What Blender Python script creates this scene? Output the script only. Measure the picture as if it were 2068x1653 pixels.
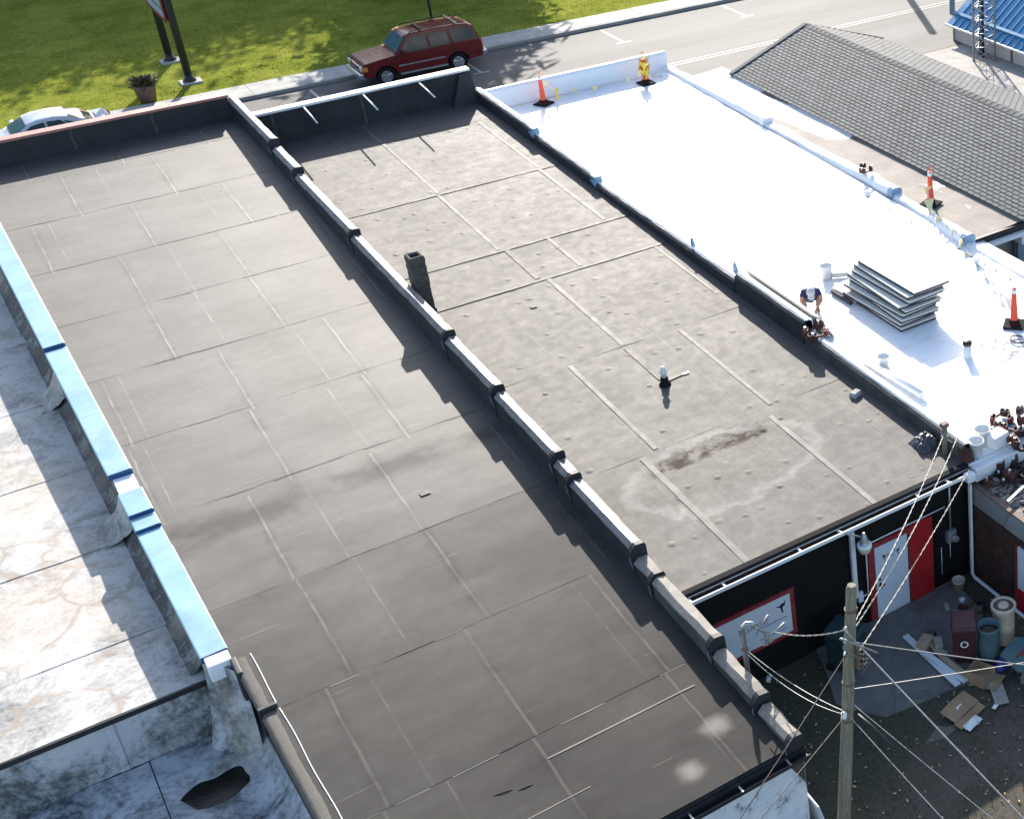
import bpy, bmesh, math, random
from mathutils import Vector, Matrix, noise as mnoise
random.seed(7)
R = math.radians
for o in list(bpy.data.objects): bpy.data.objects.remove(o)
scene = bpy.context.scene
COL = scene.collection
# ---------------------------------------------------------------- camera
cam = bpy.data.cameras.new('camera'); camo = bpy.data.objects.new('camera', cam); COL.objects.link(camo)
_f = Vector((0.561348, 0.682631, -0.467872)); _r = Vector((0.771337, -0.636420, -0.003102)); _u = Vector((0.299880, 0.359146, 0.883791))
camo.matrix_world = Matrix(((_r.x, _u.x, -_f.x, 0), (_r.y, _u.y, -_f.y, 0), (_r.z, _u.z, -_f.z, 20.5), (0, 0, 0, 1)))
cam.sensor_width = 36; cam.lens = 49.99; cam.shift_x = -0.4973; cam.shift_y = -0.1035
cam.clip_start = 0.5; cam.clip_end = 3000
scene.camera = camo
# ---------------------------------------------------------------- world, sun, exposure
SUN = Vector((0.878, 1.875, 1.0)).normalized()           # towards the sun
world = bpy.data.worlds.new('World'); scene.world = world; world.use_nodes = True
wn = world.node_tree.nodes; wl = world.node_tree.links
bg = wn['Background']; sky = wn.new('ShaderNodeTexSky'); sky.sky_type = 'NISHITA'; sky.sun_disc = False
sky.sun_elevation = math.asin(SUN.z); sky.sun_rotation = math.atan2(SUN.x, SUN.y)
sky.air_density = 1.0; sky.dust_density = 1.2; sky.ozone_density = 1.2
wl.new(sky.outputs[0], bg.inputs[0]); bg.inputs[1].default_value = 0.14
sl = bpy.data.lights.new('sun', 'SUN'); sl.energy = 4.6; sl.angle = R(0.55); sl.color = (1.0, 0.93, 0.83)
so = bpy.data.objects.new('sun', sl); COL.objects.link(so); so.location = (60, 130, 80)
so.rotation_euler = (-SUN).to_track_quat('-Z', 'Y').to_euler()
vs = scene.view_settings; vs.view_transform = 'Standard'; vs.look = 'None'; vs.exposure = 1.12; vs.gamma = 1.0
vs.use_curve_mapping = False
scene.render.engine = 'CYCLES'
# ---------------------------------------------------------------- helpers
LOC = {}
def thing(name, label, cat, loc=(0, 0, 0), rot=(0, 0, 0), group=None):
    o = bpy.data.objects.new(name, None); COL.objects.link(o); o.empty_display_size = .2
    o.location = loc; o.rotation_euler = rot; o['label'] = label; o['category'] = cat
    if group: o['group'] = group
    LOC[o.name] = Vector(loc); return o
def tag(o, label, cat, group=None):
    o['label'] = label; o['category'] = cat
    if group: o['group'] = group
    return o
def kind(o, k): o['kind'] = k; return o
class B:
    """collects geometry for one mesh"""
    def __init__(s): s.v = []; s.f = []; s.sm = []
    def add(s, vs, fs, smooth=False):
        n = len(s.v); s.v += [tuple(v) for v in vs]
        for f in fs: s.f.append([n + i for i in f]); s.sm.append(smooth)
        return s
    def box(s, a, b, rz=0, piv=None):
        (x0, y0, z0), (x1, y1, z1) = a, b
        vs = [(x, y, z) for z in (z0, z1) for x, y in ((x0, y0), (x1, y0), (x1, y1), (x0, y1))]
        if rz:
            c = piv or ((x0 + x1) / 2, (y0 + y1) / 2); k, q = math.cos(rz), math.sin(rz)
            vs = [(c[0] + (x - c[0]) * k - (y - c[1]) * q, c[1] + (x - c[0]) * q + (y - c[1]) * k, z) for x, y, z in vs]
        return s.add(vs, [(0, 3, 2, 1), (4, 5, 6, 7), (0, 1, 5, 4), (1, 2, 6, 5), (2, 3, 7, 6), (3, 0, 4, 7)])
    def obox(s, c, sx, sy, sz, m):
        vs = [Vector(c) + m @ Vector((x * sx / 2, y * sy / 2, z * sz / 2)) for z in (-1, 1) for x, y in ((-1, -1), (1, -1), (1, 1), (-1, 1))]
        return s.add(vs, [(0, 3, 2, 1), (4, 5, 6, 7), (0, 1, 5, 4), (1, 2, 6, 5), (2, 3, 7, 6), (3, 0, 4, 7)])
    def hexa(s, lo, hi):
        return s.add(list(lo) + list(hi), [(0, 3, 2, 1), (4, 5, 6, 7), (0, 1, 5, 4), (1, 2, 6, 5), (2, 3, 7, 6), (3, 0, 4, 7)])
    def ext(s, sec0, sec1, caps=True, smooth=False):
        """loft between two closed sections of equal length"""
        n = len(sec0); s.add(list(sec0) + list(sec1), [(i, (i + 1) % n, n + (i + 1) % n, n + i) for i in range(n)], smooth)
        if caps: s.add(list(sec0), [list(range(n))[::-1]]); s.add(list(sec1), [list(range(n))])
        return s
    def loft(s, secs, caps=True, smooth=True):
        n = len(secs[0]); vs = [p for q in secs for p in q]; fs = []
        for k in range(len(secs) - 1):
            for i in range(n): fs.append((k * n + i, k * n + (i + 1) % n, (k + 1) * n + (i + 1) % n, (k + 1) * n + i))
        s.add(vs, fs, smooth)
        if caps: s.add(secs[0], [list(range(n))[::-1]]); s.add(secs[-1], [list(range(n))])
        return s
    def tube(s, pts, r, n=8, caps=True, smooth=True, radii=None):
        pts = [Vector(p) for p in pts]; secs = []; up = Vector((0, 0, 1))
        for i, p in enumerate(pts):
            d = (pts[min(i + 1, len(pts) - 1)] - pts[max(i - 1, 0)])
            if d.length < 1e-9: d = Vector((0, 0, 1))
            d.normalize(); a = d.cross(up)
            if a.length < .05: a = d.cross(Vector((1, 0, 0)))
            a.normalize(); b = d.cross(a); rr = radii[i] if radii else r
            secs.append([p + (a * math.cos(2 * math.pi * k / n) + b * math.sin(2 * math.pi * k / n)) * rr for k in range(n)])
        return s.loft(secs, caps, smooth)
    def lathe(s, prof, c=(0, 0, 0), n=20, smooth=True):
        secs = [[(c[0] + r * math.cos(2 * math.pi * k / n), c[1] + r * math.sin(2 * math.pi * k / n), c[2] + z) for k in range(n)] for r, z in prof]
        return s.loft(secs, True, smooth)
    def grid(s, fn, nu, nv, smooth=True):
        vs = [fn(i / nu, j / nv) for j in range(nv + 1) for i in range(nu + 1)]
        return s.add(vs, [(j * (nu + 1) + i, j * (nu + 1) + i + 1, (j + 1) * (nu + 1) + i + 1, (j + 1) * (nu + 1) + i) for j in range(nv) for i in range(nu)], smooth)
    def mesh(s, name, mat, off=None):
        me = bpy.data.meshes.new(name)
        me.from_pydata([(v[0] - off[0], v[1] - off[1], v[2] - off[2]) for v in s.v] if off else s.v, [], s.f)
        me.polygons.foreach_set('use_smooth', s.sm); me.validate(); me.update()
        if mat: me.materials.append(mat)
        return me
def put(b, name, mat, parent=None, world=True, bevel=0, fix=True):
    off = LOC.get(parent.name) if (parent is not None and world) else None
    me = b.mesh(name, mat, off)
    if fix:
        bm = bmesh.new(); bm.from_mesh(me); bmesh.ops.remove_doubles(bm, verts=bm.verts, dist=1e-5)
        bmesh.ops.recalc_face_normals(bm, faces=bm.faces); bm.to_mesh(me); bm.free()
    o = bpy.data.objects.new(name, me); COL.objects.link(o)
    if parent is not None:
        o.parent = parent
        if parent.name in LOC: LOC[o.name] = LOC[parent.name]
    if bevel:
        m = o.modifiers.new('bevel', 'BEVEL'); m.width = bevel; m.segments = 2; m.limit_method = 'ANGLE'; m.angle_limit = R(40)
    return o
def copy_tree(o, parent=None):
    c = o.copy(); COL.objects.link(c); c.parent = parent
    for ch in list(o.children): copy_tree(ch, c)
    return c
def text_mesh(name, txt, size, mat, mw, parent=None, extrude=.002):
    cu = bpy.data.curves.new(name, 'FONT'); cu.body = txt; cu.size = size; cu.extrude = extrude
    t = bpy.data.objects.new(name, cu); COL.objects.link(t)
    dg = bpy.context.evaluated_depsgraph_get(); me = bpy.data.meshes.new_from_object(t.evaluated_get(dg))
    COL.objects.unlink(t); bpy.data.objects.remove(t)
    me.transform(mw); me.materials.clear(); me.materials.append(mat); me.name = name
    o = bpy.data.objects.new(name, me); COL.objects.link(o)
    if parent is not None:
        me.transform(Matrix.Translation(-LOC[parent.name])); o.parent = parent; LOC[o.name] = LOC[parent.name]
    return o
# ---------------------------------------------------------------- materials
class G:
    def __init__(s, name):
        s.m = bpy.data.materials.new(name); s.m.use_nodes = True; s.t = s.m.node_tree; s.n = s.t.nodes
        s.b = s.n['Principled BSDF']; s.pos = s.n.new('ShaderNodeNewGeometry').outputs['Position']; s.sep = None
    def L(s, a, b): s.t.links.new(a, b)
    def val(s, sock, v):
        if hasattr(v, 'is_output') or isinstance(v, bpy.types.NodeSocket): s.L(v, sock)
        elif isinstance(v, (tuple, list)) and len(v) == 3 and sock.type == 'RGBA': sock.default_value = (*v, 1)
        else: sock.default_value = v
    def xyz(s, i):
        if s.sep is None: s.sep = s.n.new('ShaderNodeSeparateXYZ'); s.L(s.pos, s.sep.inputs[0])
        return s.sep.outputs[i]
    def scaled(s, sc, loc=(0, 0, 0), rot=(0, 0, 0)):
        mp = s.n.new('ShaderNodeMapping'); s.L(s.pos, mp.inputs[0]); mp.inputs['Scale'].default_value = sc; mp.inputs['Location'].default_value = loc
        mp.inputs['Rotation'].default_value = rot; return mp.outputs[0]
    def noise(s, scale=2., detail=5., rough=.6, vec=None, dist=0.):
        t = s.n.new('ShaderNodeTexNoise'); s.L(vec or s.pos, t.inputs['Vector']); t.inputs['Scale'].default_value = scale
        t.inputs['Detail'].default_value = detail; t.inputs['Roughness'].default_value = rough; t.inputs['Distortion'].default_value = dist
        return t.outputs['Fac']
    def voro(s, scale, feature='F1', vec=None):
        t = s.n.new('ShaderNodeTexVoronoi'); t.feature = feature; s.L(vec or s.pos, t.inputs['Vector']); t.inputs['Scale'].default_value = scale
        return t
    def ramp(s, fac, stops, ease='LINEAR'):
        t = s.n.new('ShaderNodeValToRGB'); s.val(t.inputs[0], fac); cr = t.color_ramp; cr.interpolation = ease
        while len(cr.elements) > 1: cr.elements.remove(cr.elements[-1])
        for k, (p, c) in enumerate(stops):
            e = cr.elements[0] if k == 0 else cr.elements.new(p); e.position = p
            if not isinstance(c, (tuple, list)): c = (c, c, c)
            e.color = (*c, 1)
        return t.outputs[0]
    def mix(s, fac, a, b, mode='MIX'):
        t = s.n.new('ShaderNodeMix'); t.data_type = 'RGBA'; t.blend_type = mode
        s.val(t.inputs[0], fac); s.val(t.inputs[6], a); s.val(t.inputs[7], b); return t.outputs[2]
    def ma(s, op, a, b=0., c=None, clamp=False):
        t = s.n.new('ShaderNodeMath'); t.operation = op; t.use_clamp = clamp; s.val(t.inputs[0], a); s.val(t.inputs[1], b)
        if c is not None: s.val(t.inputs[2], c)
        return t.outputs[0]
    def step(s, x, lo, hi):
        t = s.n.new('ShaderNodeMapRange'); t.interpolation_type = 'SMOOTHSTEP'; s.val(t.inputs[0], x); t.inputs[1].default_value = lo; t.inputs[2].default_value = hi
        return t.outputs[0]
    def bump(s, h, strength=.3, dist=.02):
        t = s.n.new('ShaderNodeBump'); t.inputs['Strength'].default_value = strength; t.inputs['Distance'].default_value = dist
        s.val(t.inputs['Height'], h); s.L(t.outputs[0], s.b.inputs['Normal'])
    def out(s, col, rough=.8, metal=0., spec=.5):
        s.val(s.b.inputs['Base Color'], col); s.val(s.b.inputs['Roughness'], rough); s.val(s.b.inputs['Metallic'], metal)
        s.val(s.b.inputs['Specular IOR Level'], spec); return s.m
def vary(name, c, rough=.75, var=.18, scale=2.5, bump=.15, bscale=30., metal=0., spec=.4, dirt=0., dirtc=(.05, .045, .04)):
    g = G(name); n = g.noise(scale, 6, .62)
    lo = tuple(x * (1 - var) for x in c); hi = tuple(min(1, x * (1 + var)) for x in c)
    col = g.ramp(n, [(.3, lo), (.7, hi)])
    if dirt:
        d = g.ma('MULTIPLY', g.step(g.noise(scale * .6, 8, .7, dist=.4), .5, .72), dirt); col = g.mix(d, col, dirtc)
    if bump: g.bump(g.noise(bscale, 4, .6), bump, .01)
    r = g.ramp(n, [(.2, max(0, rough - .08)), (.8, min(1, rough + .08))])
    return g.out(col, r, metal, spec)
def Lz(y): return 2.97 + .038 * (y - 20.6)      # left roof surface
def Mz(y): return 2.886 + .019 * (y - 20.6)     # middle roof surface
def Fz(y): return 2.22 + .0256 * (y - 20.6)     # far left coated roof
def xl(y): return 0.93 + (46.5 - y) * .0245     # left edge of the left roof
WZ = 2.9
def m_roof(name, lo, hi, pitch, y0, joints=1., stain=None, rough=.6, mott=1., spk=1.):
    g = G(name); X, Y = g.xyz(0), g.xyz(1)
    n1 = g.noise(.45, 6, .62, dist=.3); n2 = g.noise(3.2, 7, .7); n3 = g.noise(60, 3, .6)
    st = g.noise(1.0, 6, .65, g.scaled((.35, 1.6, 1)))
    f = g.ma('ADD', g.ma('MULTIPLY', n1, .45), g.ma('ADD', g.ma('MULTIPLY', n2, .2), g.ma('MULTIPLY', st, .35)))
    col = g.ramp(f, [(.38, lo), (.52, tuple((a + b) / 2 for a, b in zip(lo, hi))), (.64, hi)])
    # telegraphed board joints: one lot along y, staggered per sheet, one lot along x
    row = g.ma('FLOOR', g.ma('DIVIDE', g.ma('SUBTRACT', Y, y0), pitch))
    off = g.ma('MULTIPLY', g.ma('FRACT', g.ma('MULTIPLY', g.ma('SINE', g.ma('MULTIPLY', row, 12.9898)), 43.758)), 2.4)
    wob = g.ma('MULTIPLY', g.ma('SUBTRACT', g.noise(.6, 3), .5), .10)
    fx = g.ma('PINGPONG', g.ma('ADD', g.ma('ADD', X, off), wob), 1.22)
    fx2 = g.ma('PINGPONG', g.ma('ADD', g.ma('ADD', X, g.ma('MULTIPLY', off, 1.7)), .37), 1.9)
    fy = g.ma('PINGPONG', g.ma('ADD', Y, wob), 1.22)
    brk = g.step(g.noise(.8, 3, .6), .44, .58); brk2 = g.step(g.noise(1.1, 3, .6, g.scaled((1, 1, 1), (9, 4, 0))), .5, .62)
    lx = g.ma('SUBTRACT', 1., g.step(fx, .0, .045)); lx2 = g.ma('MULTIPLY', g.ma('SUBTRACT', 1., g.step(fx2, .0, .04)), g.ma('ADD', .25, g.ma('MULTIPLY', brk2, .75)))
    ly = g.ma('MULTIPLY', g.ma('SUBTRACT', 1., g.step(fy, .0, .03)), g.ma('MULTIPLY', brk, brk2))
    brs = g.ma('ADD', .38, g.ma('MULTIPLY', brk, .62)); lm = g.ma('MULTIPLY', g.ma('MAXIMUM', g.ma('MAXIMUM', g.ma('MULTIPLY', lx, brs), g.ma('MULTIPLY', lx2, .7)), g.ma('MULTIPLY', ly, .8)), .45 * joints)
    col = g.mix(lm, col, tuple(min(1, c * 1.9) for c in hi))
    dk = g.ma('MULTIPLY', g.ma('MULTIPLY', g.ma('SUBTRACT', 1., g.step(fx, .04, .16)), g.ma('ADD', .3, g.ma('MULTIPLY', brk2, .7))), .20 * joints)
    col = g.mix(dk, col, tuple(c * .62 for c in lo))
    # chalky scuffs
    sc = g.ma('MULTIPLY', g.step(g.noise(2.2, 9, .75, g.scaled((.6, 2.2, 1))), .66, .74), .35)
    col = g.mix(sc, col, tuple(min(1, c * 2.2) for c in hi))
    if stain: col = stain(g, X, Y, col)
    h = g.ma('ADD', g.ma('MULTIPLY', lm, .5), g.ma('ADD', g.ma('MULTIPLY', n2, .5 * mott), g.ma('MULTIPLY', n3, .05)))
    g.bump(h, .35, .02)
    sp = g.ma('ADD', g.ma('ADD', .22, g.ma('MULTIPLY', f, .95)), g.ma('SUBTRACT', g.ma('MULTIPLY', g.ma('MAXIMUM', lm, sc), .55), g.ma('MULTIPLY', dk, .6)), None, False); sp = g.ma('MULTIPLY', sp, spk, None, True)
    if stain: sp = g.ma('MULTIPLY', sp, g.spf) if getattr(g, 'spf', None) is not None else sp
    return g.out(col, getattr(g, 'rgh', None) or g.ramp(n2, [(.3, rough - .05), (.7, min(1, rough + .05))]), 0, sp)
def stain_fade_left(g, X, Y, col):
    yy = g.ma('ADD', Y, g.ma('MULTIPLY', g.ma('SUBTRACT', g.noise(.9, 4), .5), 1.1))
    band = g.ma('SUBTRACT', 1., g.step(g.ma('ABSOLUTE', g.ma('SUBTRACT', yy, 28.1)), .1, .75))
    for (sx, sy, r) in ((6.62, 16.62, .34), (7.42, 17.25, .36)):
        d = g.ma('SQRT', g.ma('ADD', g.ma('POWER', g.ma('SUBTRACT', X, sx), 2.), g.ma('POWER', g.ma('SUBTRACT', Y, sy), 2.)))
        d = g.ma('ADD', d, g.ma('MULTIPLY', g.ma('SUBTRACT', g.noise(3.5, 5), .5), .25))
        col = g.mix(g.ma('MULTIPLY', g.ma('SUBTRACT', 1., g.step(d, r * .05, r)), .75), col, (.26, .24, .21))
    bm_ = g.ma('MULTIPLY', band, g.ma('MULTIPLY', g.step(g.noise(.7, 3), .3, .6), .55)); yw_ = g.ma('ADD', Y, g.ma('MULTIPLY', g.ma('SUBTRACT', g.noise(.35, 4), .5), 7.)); sheen_fade = g.ma('ADD', g.ma('MULTIPLY', g.step(yw_, 15., 33.), .62), g.ma('ADD', .26, g.ma('MULTIPLY', g.step(Y, 25.48, 25.56), .12)))  # paints the camera's tone falloff into the sheen along y; seam step is real
    g.spf = g.ma('MULTIPLY', g.ma('SUBTRACT', 1., bm_), sheen_fade); g.rgh = g.ma('SUBTRACT', .84, g.ma('MULTIPLY', sheen_fade, .17))
    return g.mix(bm_, col, (.024, .021, .019))
def stain_mid(g, X, Y, col):
    wob = g.ma('MULTIPLY', g.ma('SUBTRACT', g.noise(1.3, 6, .65), .5), 1.3)
    xx = g.ma('ADD', X, wob); yy = g.ma('ADD', Y, wob)
    # dirty sediment along the seam, brown
    a = g.ma('MULTIPLY', g.ma('SUBTRACT', 1., g.step(g.ma('ABSOLUTE', g.ma('SUBTRACT', yy, 24.72)), .1, .42)),
             g.ma('SUBTRACT', 1., g.step(g.ma('ABSOLUTE', g.ma('SUBTRACT', X, 11.4)), 1.3, 1.65)))
    am_ = g.ma('MULTIPLY', a, g.step(g.noise(2.6, 6, .7), .36, .56)); g.spf = g.ma('SUBTRACT', 1., g.ma('MULTIPLY', am_, .85))
    col = g.mix(am_, col, (.030, .021, .014))
    # dried pond with pale outline
    dx = g.ma('DIVIDE', g.ma('SUBTRACT', xx, 11.3), 2.3); dy = g.ma('DIVIDE', g.ma('SUBTRACT', yy, 23.9), 1.35)
    d = g.ma('SQRT', g.ma('ADD', g.ma('MULTIPLY', dx, dx), g.ma('MULTIPLY', dy, dy)))
    ring = g.ma('MULTIPLY', g.step(d, .82, .95), g.ma('SUBTRACT', 1., g.step(d, .97, 1.06)))
    inn = g.ma('SUBTRACT', 1., g.step(d, .5, 1.))
    col = g.mix(g.ma('MULTIPLY', inn, g.ma('MULTIPLY', g.step(g.noise(3.1, 7, .7), .42, .6), .55)), col, (.052, .042, .033))
    col = g.mix(g.ma('MULTIPLY', ring, .55), col, (.19, .18, .165))
    sp = g.step(g.noise(2.1, 7, .72, g.scaled((1, 1, 1), (3, 7, 1))), .62, .68)
    return g.mix(g.ma('MULTIPLY', g.ma('MULTIPLY', sp, g.ma('SUBTRACT', 1., g.step(d, 1., 1.5))), .6), col, (.17, .16, .145))
MT = {}
MT['roofA'] = m_roof('membrane_grey_left', (.027, .0248, .0228), (.048, .0448, .041), 3.3, 15.6, 1.35, stain_fade_left, .67, 1., 1.12)
MT['roofM'] = m_roof('membrane_grey_middle', (.050, .0455, .041), (.080, .0735, .067), 4.66, 16.0, .5, stain_mid, .73, .8, .82)
MT['strip'] = vary('membrane_pale_strip', (.09, .085, .078), .70, .12, 3, .1, spec=.66)
MT['strip_dark'] = vary('membrane_patch', (.045, .042, .039), .68, .15, 4, .1)
MT['black'] = vary('membrane_black', (.022, .024, .028), .62, .3, 1.6, .25, 14, spec=.4, dirt=.25, dirtc=(.07, .07, .075))
MT['blackdust'] = vary('membrane_black_dusty', (.06, .06, .058), .65, .3, 1.8, .3, 12, spec=.4, dirt=.6, dirtc=(.16, .15, .135))
MT['cap'] = vary('membrane_cap_silver', (.17, .155, .15), .6, .4, 4, .6, 8, metal=0., spec=.5, dirt=.4, dirtc=(.13, .12, .11))
MT['cap_dull'] = vary('membrane_cap_tan', (.22, .20, .175), .7, .2, 6, .45, 10, dirt=.4, dirtc=(.16, .145, .12))
MT['edgetan'] = vary('membrane_edge_tan', (.105, .096, .083), .8, .25, 6, .4, 14)
MT['bar'] = vary('aluminium_bar', (.75, .75, .75), .3, .08, 5, 0, metal=.7)
def m_white(name, c=(.84, .85, .86), dirt=.25):
    g = G(name); d = g.ma('MULTIPLY', g.step(g.noise(1.4, 9, .74, g.scaled((1, .5, 1))), .55, .75), dirt)
    sp = g.ma('MULTIPLY', g.step(g.noise(14, 5, .8), .66, .74), dirt * .9)
    ln = g.ma('MULTIPLY', g.ma('SUBTRACT', 1., g.step(g.ma('PINGPONG', g.ma('ADD', g.xyz(1), .87), 1.475), .0, .035)), .35)
    foot = g.ma('MULTIPLY', g.step(g.noise(3.5, 7, .75, g.scaled((1, .6, 1), (2, 5, 0))), .58, .66), g.ma('MULTIPLY', g.ma('SUBTRACT', 1., g.step(g.xyz(1), 26., 32.)), .4))
    col = g.mix(g.ma('MAXIMUM', g.ma('MAXIMUM', d, sp), g.ma('MAXIMUM', ln, foot)), c, (.45, .46, .46)); g.bump(g.ma('ADD', g.noise(5, 5, .6), g.ma('MULTIPLY', g.noise(1.1, 4), 2.)), .16, .02)
    return g.out(col, .42, 0, .5)
MT['white'] = m_white('membrane_white')
MT['whitepar'] = m_white('membrane_white_parapet', (.80, .82, .85), .15)
def m_coated(name, dark, lightc, lo, hi, sc=1.0, crack=0.):
    g = G(name); n = g.noise(.9 * sc, 10, .72, dist=.6); n2 = g.noise(9 * sc, 6, .7)
    v = g.ma('ADD', g.ma('MULTIPLY', n, .7), g.ma('MULTIPLY', n2, .3))
    col = g.ramp(v, [(lo, dark), ((lo + hi) / 2, tuple((a * .5 + b * .5) for a, b in zip(dark, lightc))), (hi, lightc)])
    warm = g.mix(g.ma('MULTIPLY', g.step(g.noise(.35, 5), .48, .62), .4), col, (.55, .46, .37))
    spots = g.step(g.noise(5.5, 4, .6), .67, .71)
    col = g.mix(g.ma('MULTIPLY', spots, .5), warm, dark)
    if crack:
        mpn = g.n.new('ShaderNodeVectorMath'); mpn.operation = 'ADD'; sc_ = g.n.new('ShaderNodeVectorMath'); sc_.operation = 'SCALE'; tn = g.n.new('ShaderNodeTexNoise'); g.L(g.pos, tn.inputs['Vector']); tn.inputs['Scale'].default_value = 1.1; tn.inputs['Detail'].default_value = 5
        g.L(tn.outputs['Color'], sc_.inputs[0]); sc_.inputs['Scale'].default_value = 1.1; g.L(g.pos, mpn.inputs[0]); g.L(sc_.outputs[0], mpn.inputs[1])
        v = g.voro(.62, 'DISTANCE_TO_EDGE', mpn.outputs[0]); k = g.ma('SUBTRACT', 1., g.step(v.outputs[0], .01, .05)); col = g.mix(g.ma('MULTIPLY', k, g.ma('MULTIPLY', g.step(g.noise(.4, 4), .45, .6), crack)), col, (.30, .24, .185))
    g.bump(g.ma('ADD', n, g.ma('MULTIPLY', n2, .4)), .5, .03)
    return g.out(col, .62, 0, .4)
MT['coat'] = m_coated('silver_coating_worn', (.13, .128, .125), (.47, .455, .435), .36, .54, 1., .75)
MT['coatdark'] = m_coated('silver_coating_peeling', (.09, .095, .10), (.50, .52, .54), .42, .56, .9)
MT['tar'] = m_coated('tar_flashing_worn', (.05, .047, .045), (.33, .315, .30), .50, .64, 2.2)
MT['blue'] = vary('blue_coping_metal', (.20, .37, .47), .42, .16, 1.3, .12, 4, metal=.1, spec=.6, dirt=.35, dirtc=(.36, .44, .48))
MT['bluecap'] = vary('blue_coping_end', (.025, .085, .22), .4, .08, 3, 0)
MT['bluemetal'] = vary('blue_metal_roofing', (.035, .20, .38), .38, .12, 1.5, .05, 5, metal=.1, spec=.55)
MT['bluerib'] = vary('blue_metal_rib', (.10, .33, .58), .35, .1, 2, 0, metal=.1)
MT['redcop'] = vary('red_coping_metal', (.36, .17, .15), .45, .1, 2, .05, metal=.1)
MT['whitemetal'] = vary('white_painted_metal', (.76, .77, .78), .42, .06, 3, .05, dirt=.15, dirtc=(.4, .38, .35))
MT['greymetal'] = vary('grey_galvanised_metal', (.38, .39, .40), .42, .12, 6, .05, metal=.6)
MT['darkmetal'] = vary('black_metal', (.02, .021, .023), .45, .2, 6, .05)
MT['rust'] = vary('rusty_steel', (.17, .11, .08), .7, .35, 14, .3)
def m_concrete(name, c, crack=0.):
    g = G(name); n = g.noise(1.3, 9, .7); n2 = g.noise(24, 5, .7)
    col = g.ramp(n, [(.32, tuple(x * .72 for x in c)), (.68, tuple(min(1, x * 1.12) for x in c))])
    col = g.mix(g.ma('MULTIPLY', g.step(n2, .55, .7), .3), col, tuple(x * .6 for x in c))
    if crack:
        v = g.voro(.5, 'DISTANCE_TO_EDGE')
        k = g.ma('SUBTRACT', 1., g.step(g.ma('ADD', v.outputs[0], g.ma('MULTIPLY', g.noise(1.2, 6, .7), .16)), .085, .10))
        col = g.mix(g.ma('MULTIPLY', k, crack), col, tuple(x * .35 for x in c))
    g.bump(g.ma('ADD', n2, n), .35, .01); return g.out(col, .85, 0, .3)
MT['conc'] = m_concrete('concrete', (.40, .385, .36))
MT['walk'] = m_concrete('sidewalk_concrete', (.42, .41, .385))
MT['lot'] = m_concrete('lot_concrete', (.40, .37, .335), .15)
MT['oldconc'] = m_concrete('old_stained_concrete', (.17, .165, .155), .3)
MT['plaster'] = m_concrete('grey_plaster', (.27, .27, .26), .35)
MT['kerb'] = m_concrete('kerb_concrete', (.33, .32, .30))
def m_road():
    g = G('asphalt_worn'); n = g.noise(1.1, 8, .7, g.scaled((.25, 1.2, 1))); n2 = g.noise(55, 4, .7)
    col = g.ramp(n, [(.35, (.065, .065, .065)), (.65, (.10, .099, .097))])
    w = g.ma('PINGPONG', g.ma('ADD', g.xyz(1), .4), 1.75); col = g.mix(g.ma('MULTIPLY', g.step(w, .5, 1.4), .35), col, (.15, .148, .144))
    col = g.mix(g.ma('MULTIPLY', g.step(n2, .5, .75), .3), col, (.08, .08, .08)); g.bump(n2, .35, .008)
    return g.out(col, .78, 0, .4)
MT['road'] = m_road()
MT['paint'] = vary('road_paint_white', (.42, .42, .41), .6, .12, 8, .05, dirt=.4, dirtc=(.3, .3, .29))
MT['paint_yellow'] = vary('road_paint_pale', (.22, .21, .19), .6, .12, 8, .05, dirt=.4, dirtc=(.3, .3, .28))
def m_lawn():
    g = G('lawn_turf'); n = g.noise(.5, 6, .65); n2 = g.noise(7, 7, .75); f = g.ma('ADD', g.ma('MULTIPLY', n, .5), g.ma('MULTIPLY', n2, .5))
    col = g.ramp(f, [(.36, (.10, .13, .02)), (.48, (.185, .21, .034)), (.58, (.265, .27, .052)), (.70, (.36, .32, .09))])
    g.bump(g.noise(22, 5, .75), .5, .03); return g.out(col, .95, 0, 0.)
MT['lawn'] = m_lawn()
def leafy(name, c, tr=.5, var=.4, sc=1.5):
    m = vary(name, c, .65, var, sc, 0, spec=.3); t = m.node_tree; n = t.nodes; p = n['Principled BSDF']; out = n['Material Output']
    tb = n.new('ShaderNodeBsdfTranslucent'); mx = n.new('ShaderNodeMixShader'); mx.inputs[0].default_value = tr
    src = p.inputs['Base Color'].links[0].from_socket; t.links.new(src, tb.inputs[0]); t.links.new(p.outputs[0], mx.inputs[1]); t.links.new(tb.outputs[0], mx.inputs[2]); t.links.new(mx.outputs[0], out.inputs[0]); return m
MT['blade'] = leafy('grass_blade', (.26, .28, .045), .5, .4, 1.0)
def m_yard():
    g = G('yard_soil_and_weeds'); n = g.noise(.55, 7, .66, dist=.3); n2 = g.noise(12, 7, .75)
    soil = g.ramp(n2, [(.3, (.08, .066, .054)), (.7, (.155, .132, .11))]); weed = g.ramp(n2, [(.3, (.03, .036, .02)), (.7, (.07, .078, .045))])
    a = g.step(g.ma('ADD', n, g.ma('MULTIPLY', g.ma('SUBTRACT', n2, .5), .4)), .46, .56)
    near = g.step(g.ma('ADD', g.ma('MULTIPLY', g.xyz(0), .55), g.ma('MULTIPLY', g.xyz(1), -1.)), -9.5, -11.5)
    col = g.mix(g.ma('MAXIMUM', g.ma('MULTIPLY', a, .45), g.ma('MULTIPLY', near, .7), None), soil, weed)
    g.bump(g.ma('ADD', n2, g.noise(40, 4)), .8, .03); return g.out(col, .9, 0, .2)
MT['yard'] = m_yard()
MT['soil'] = vary('far_ground', (.16, .14, .11), .9, .25, .4, .3)
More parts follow.
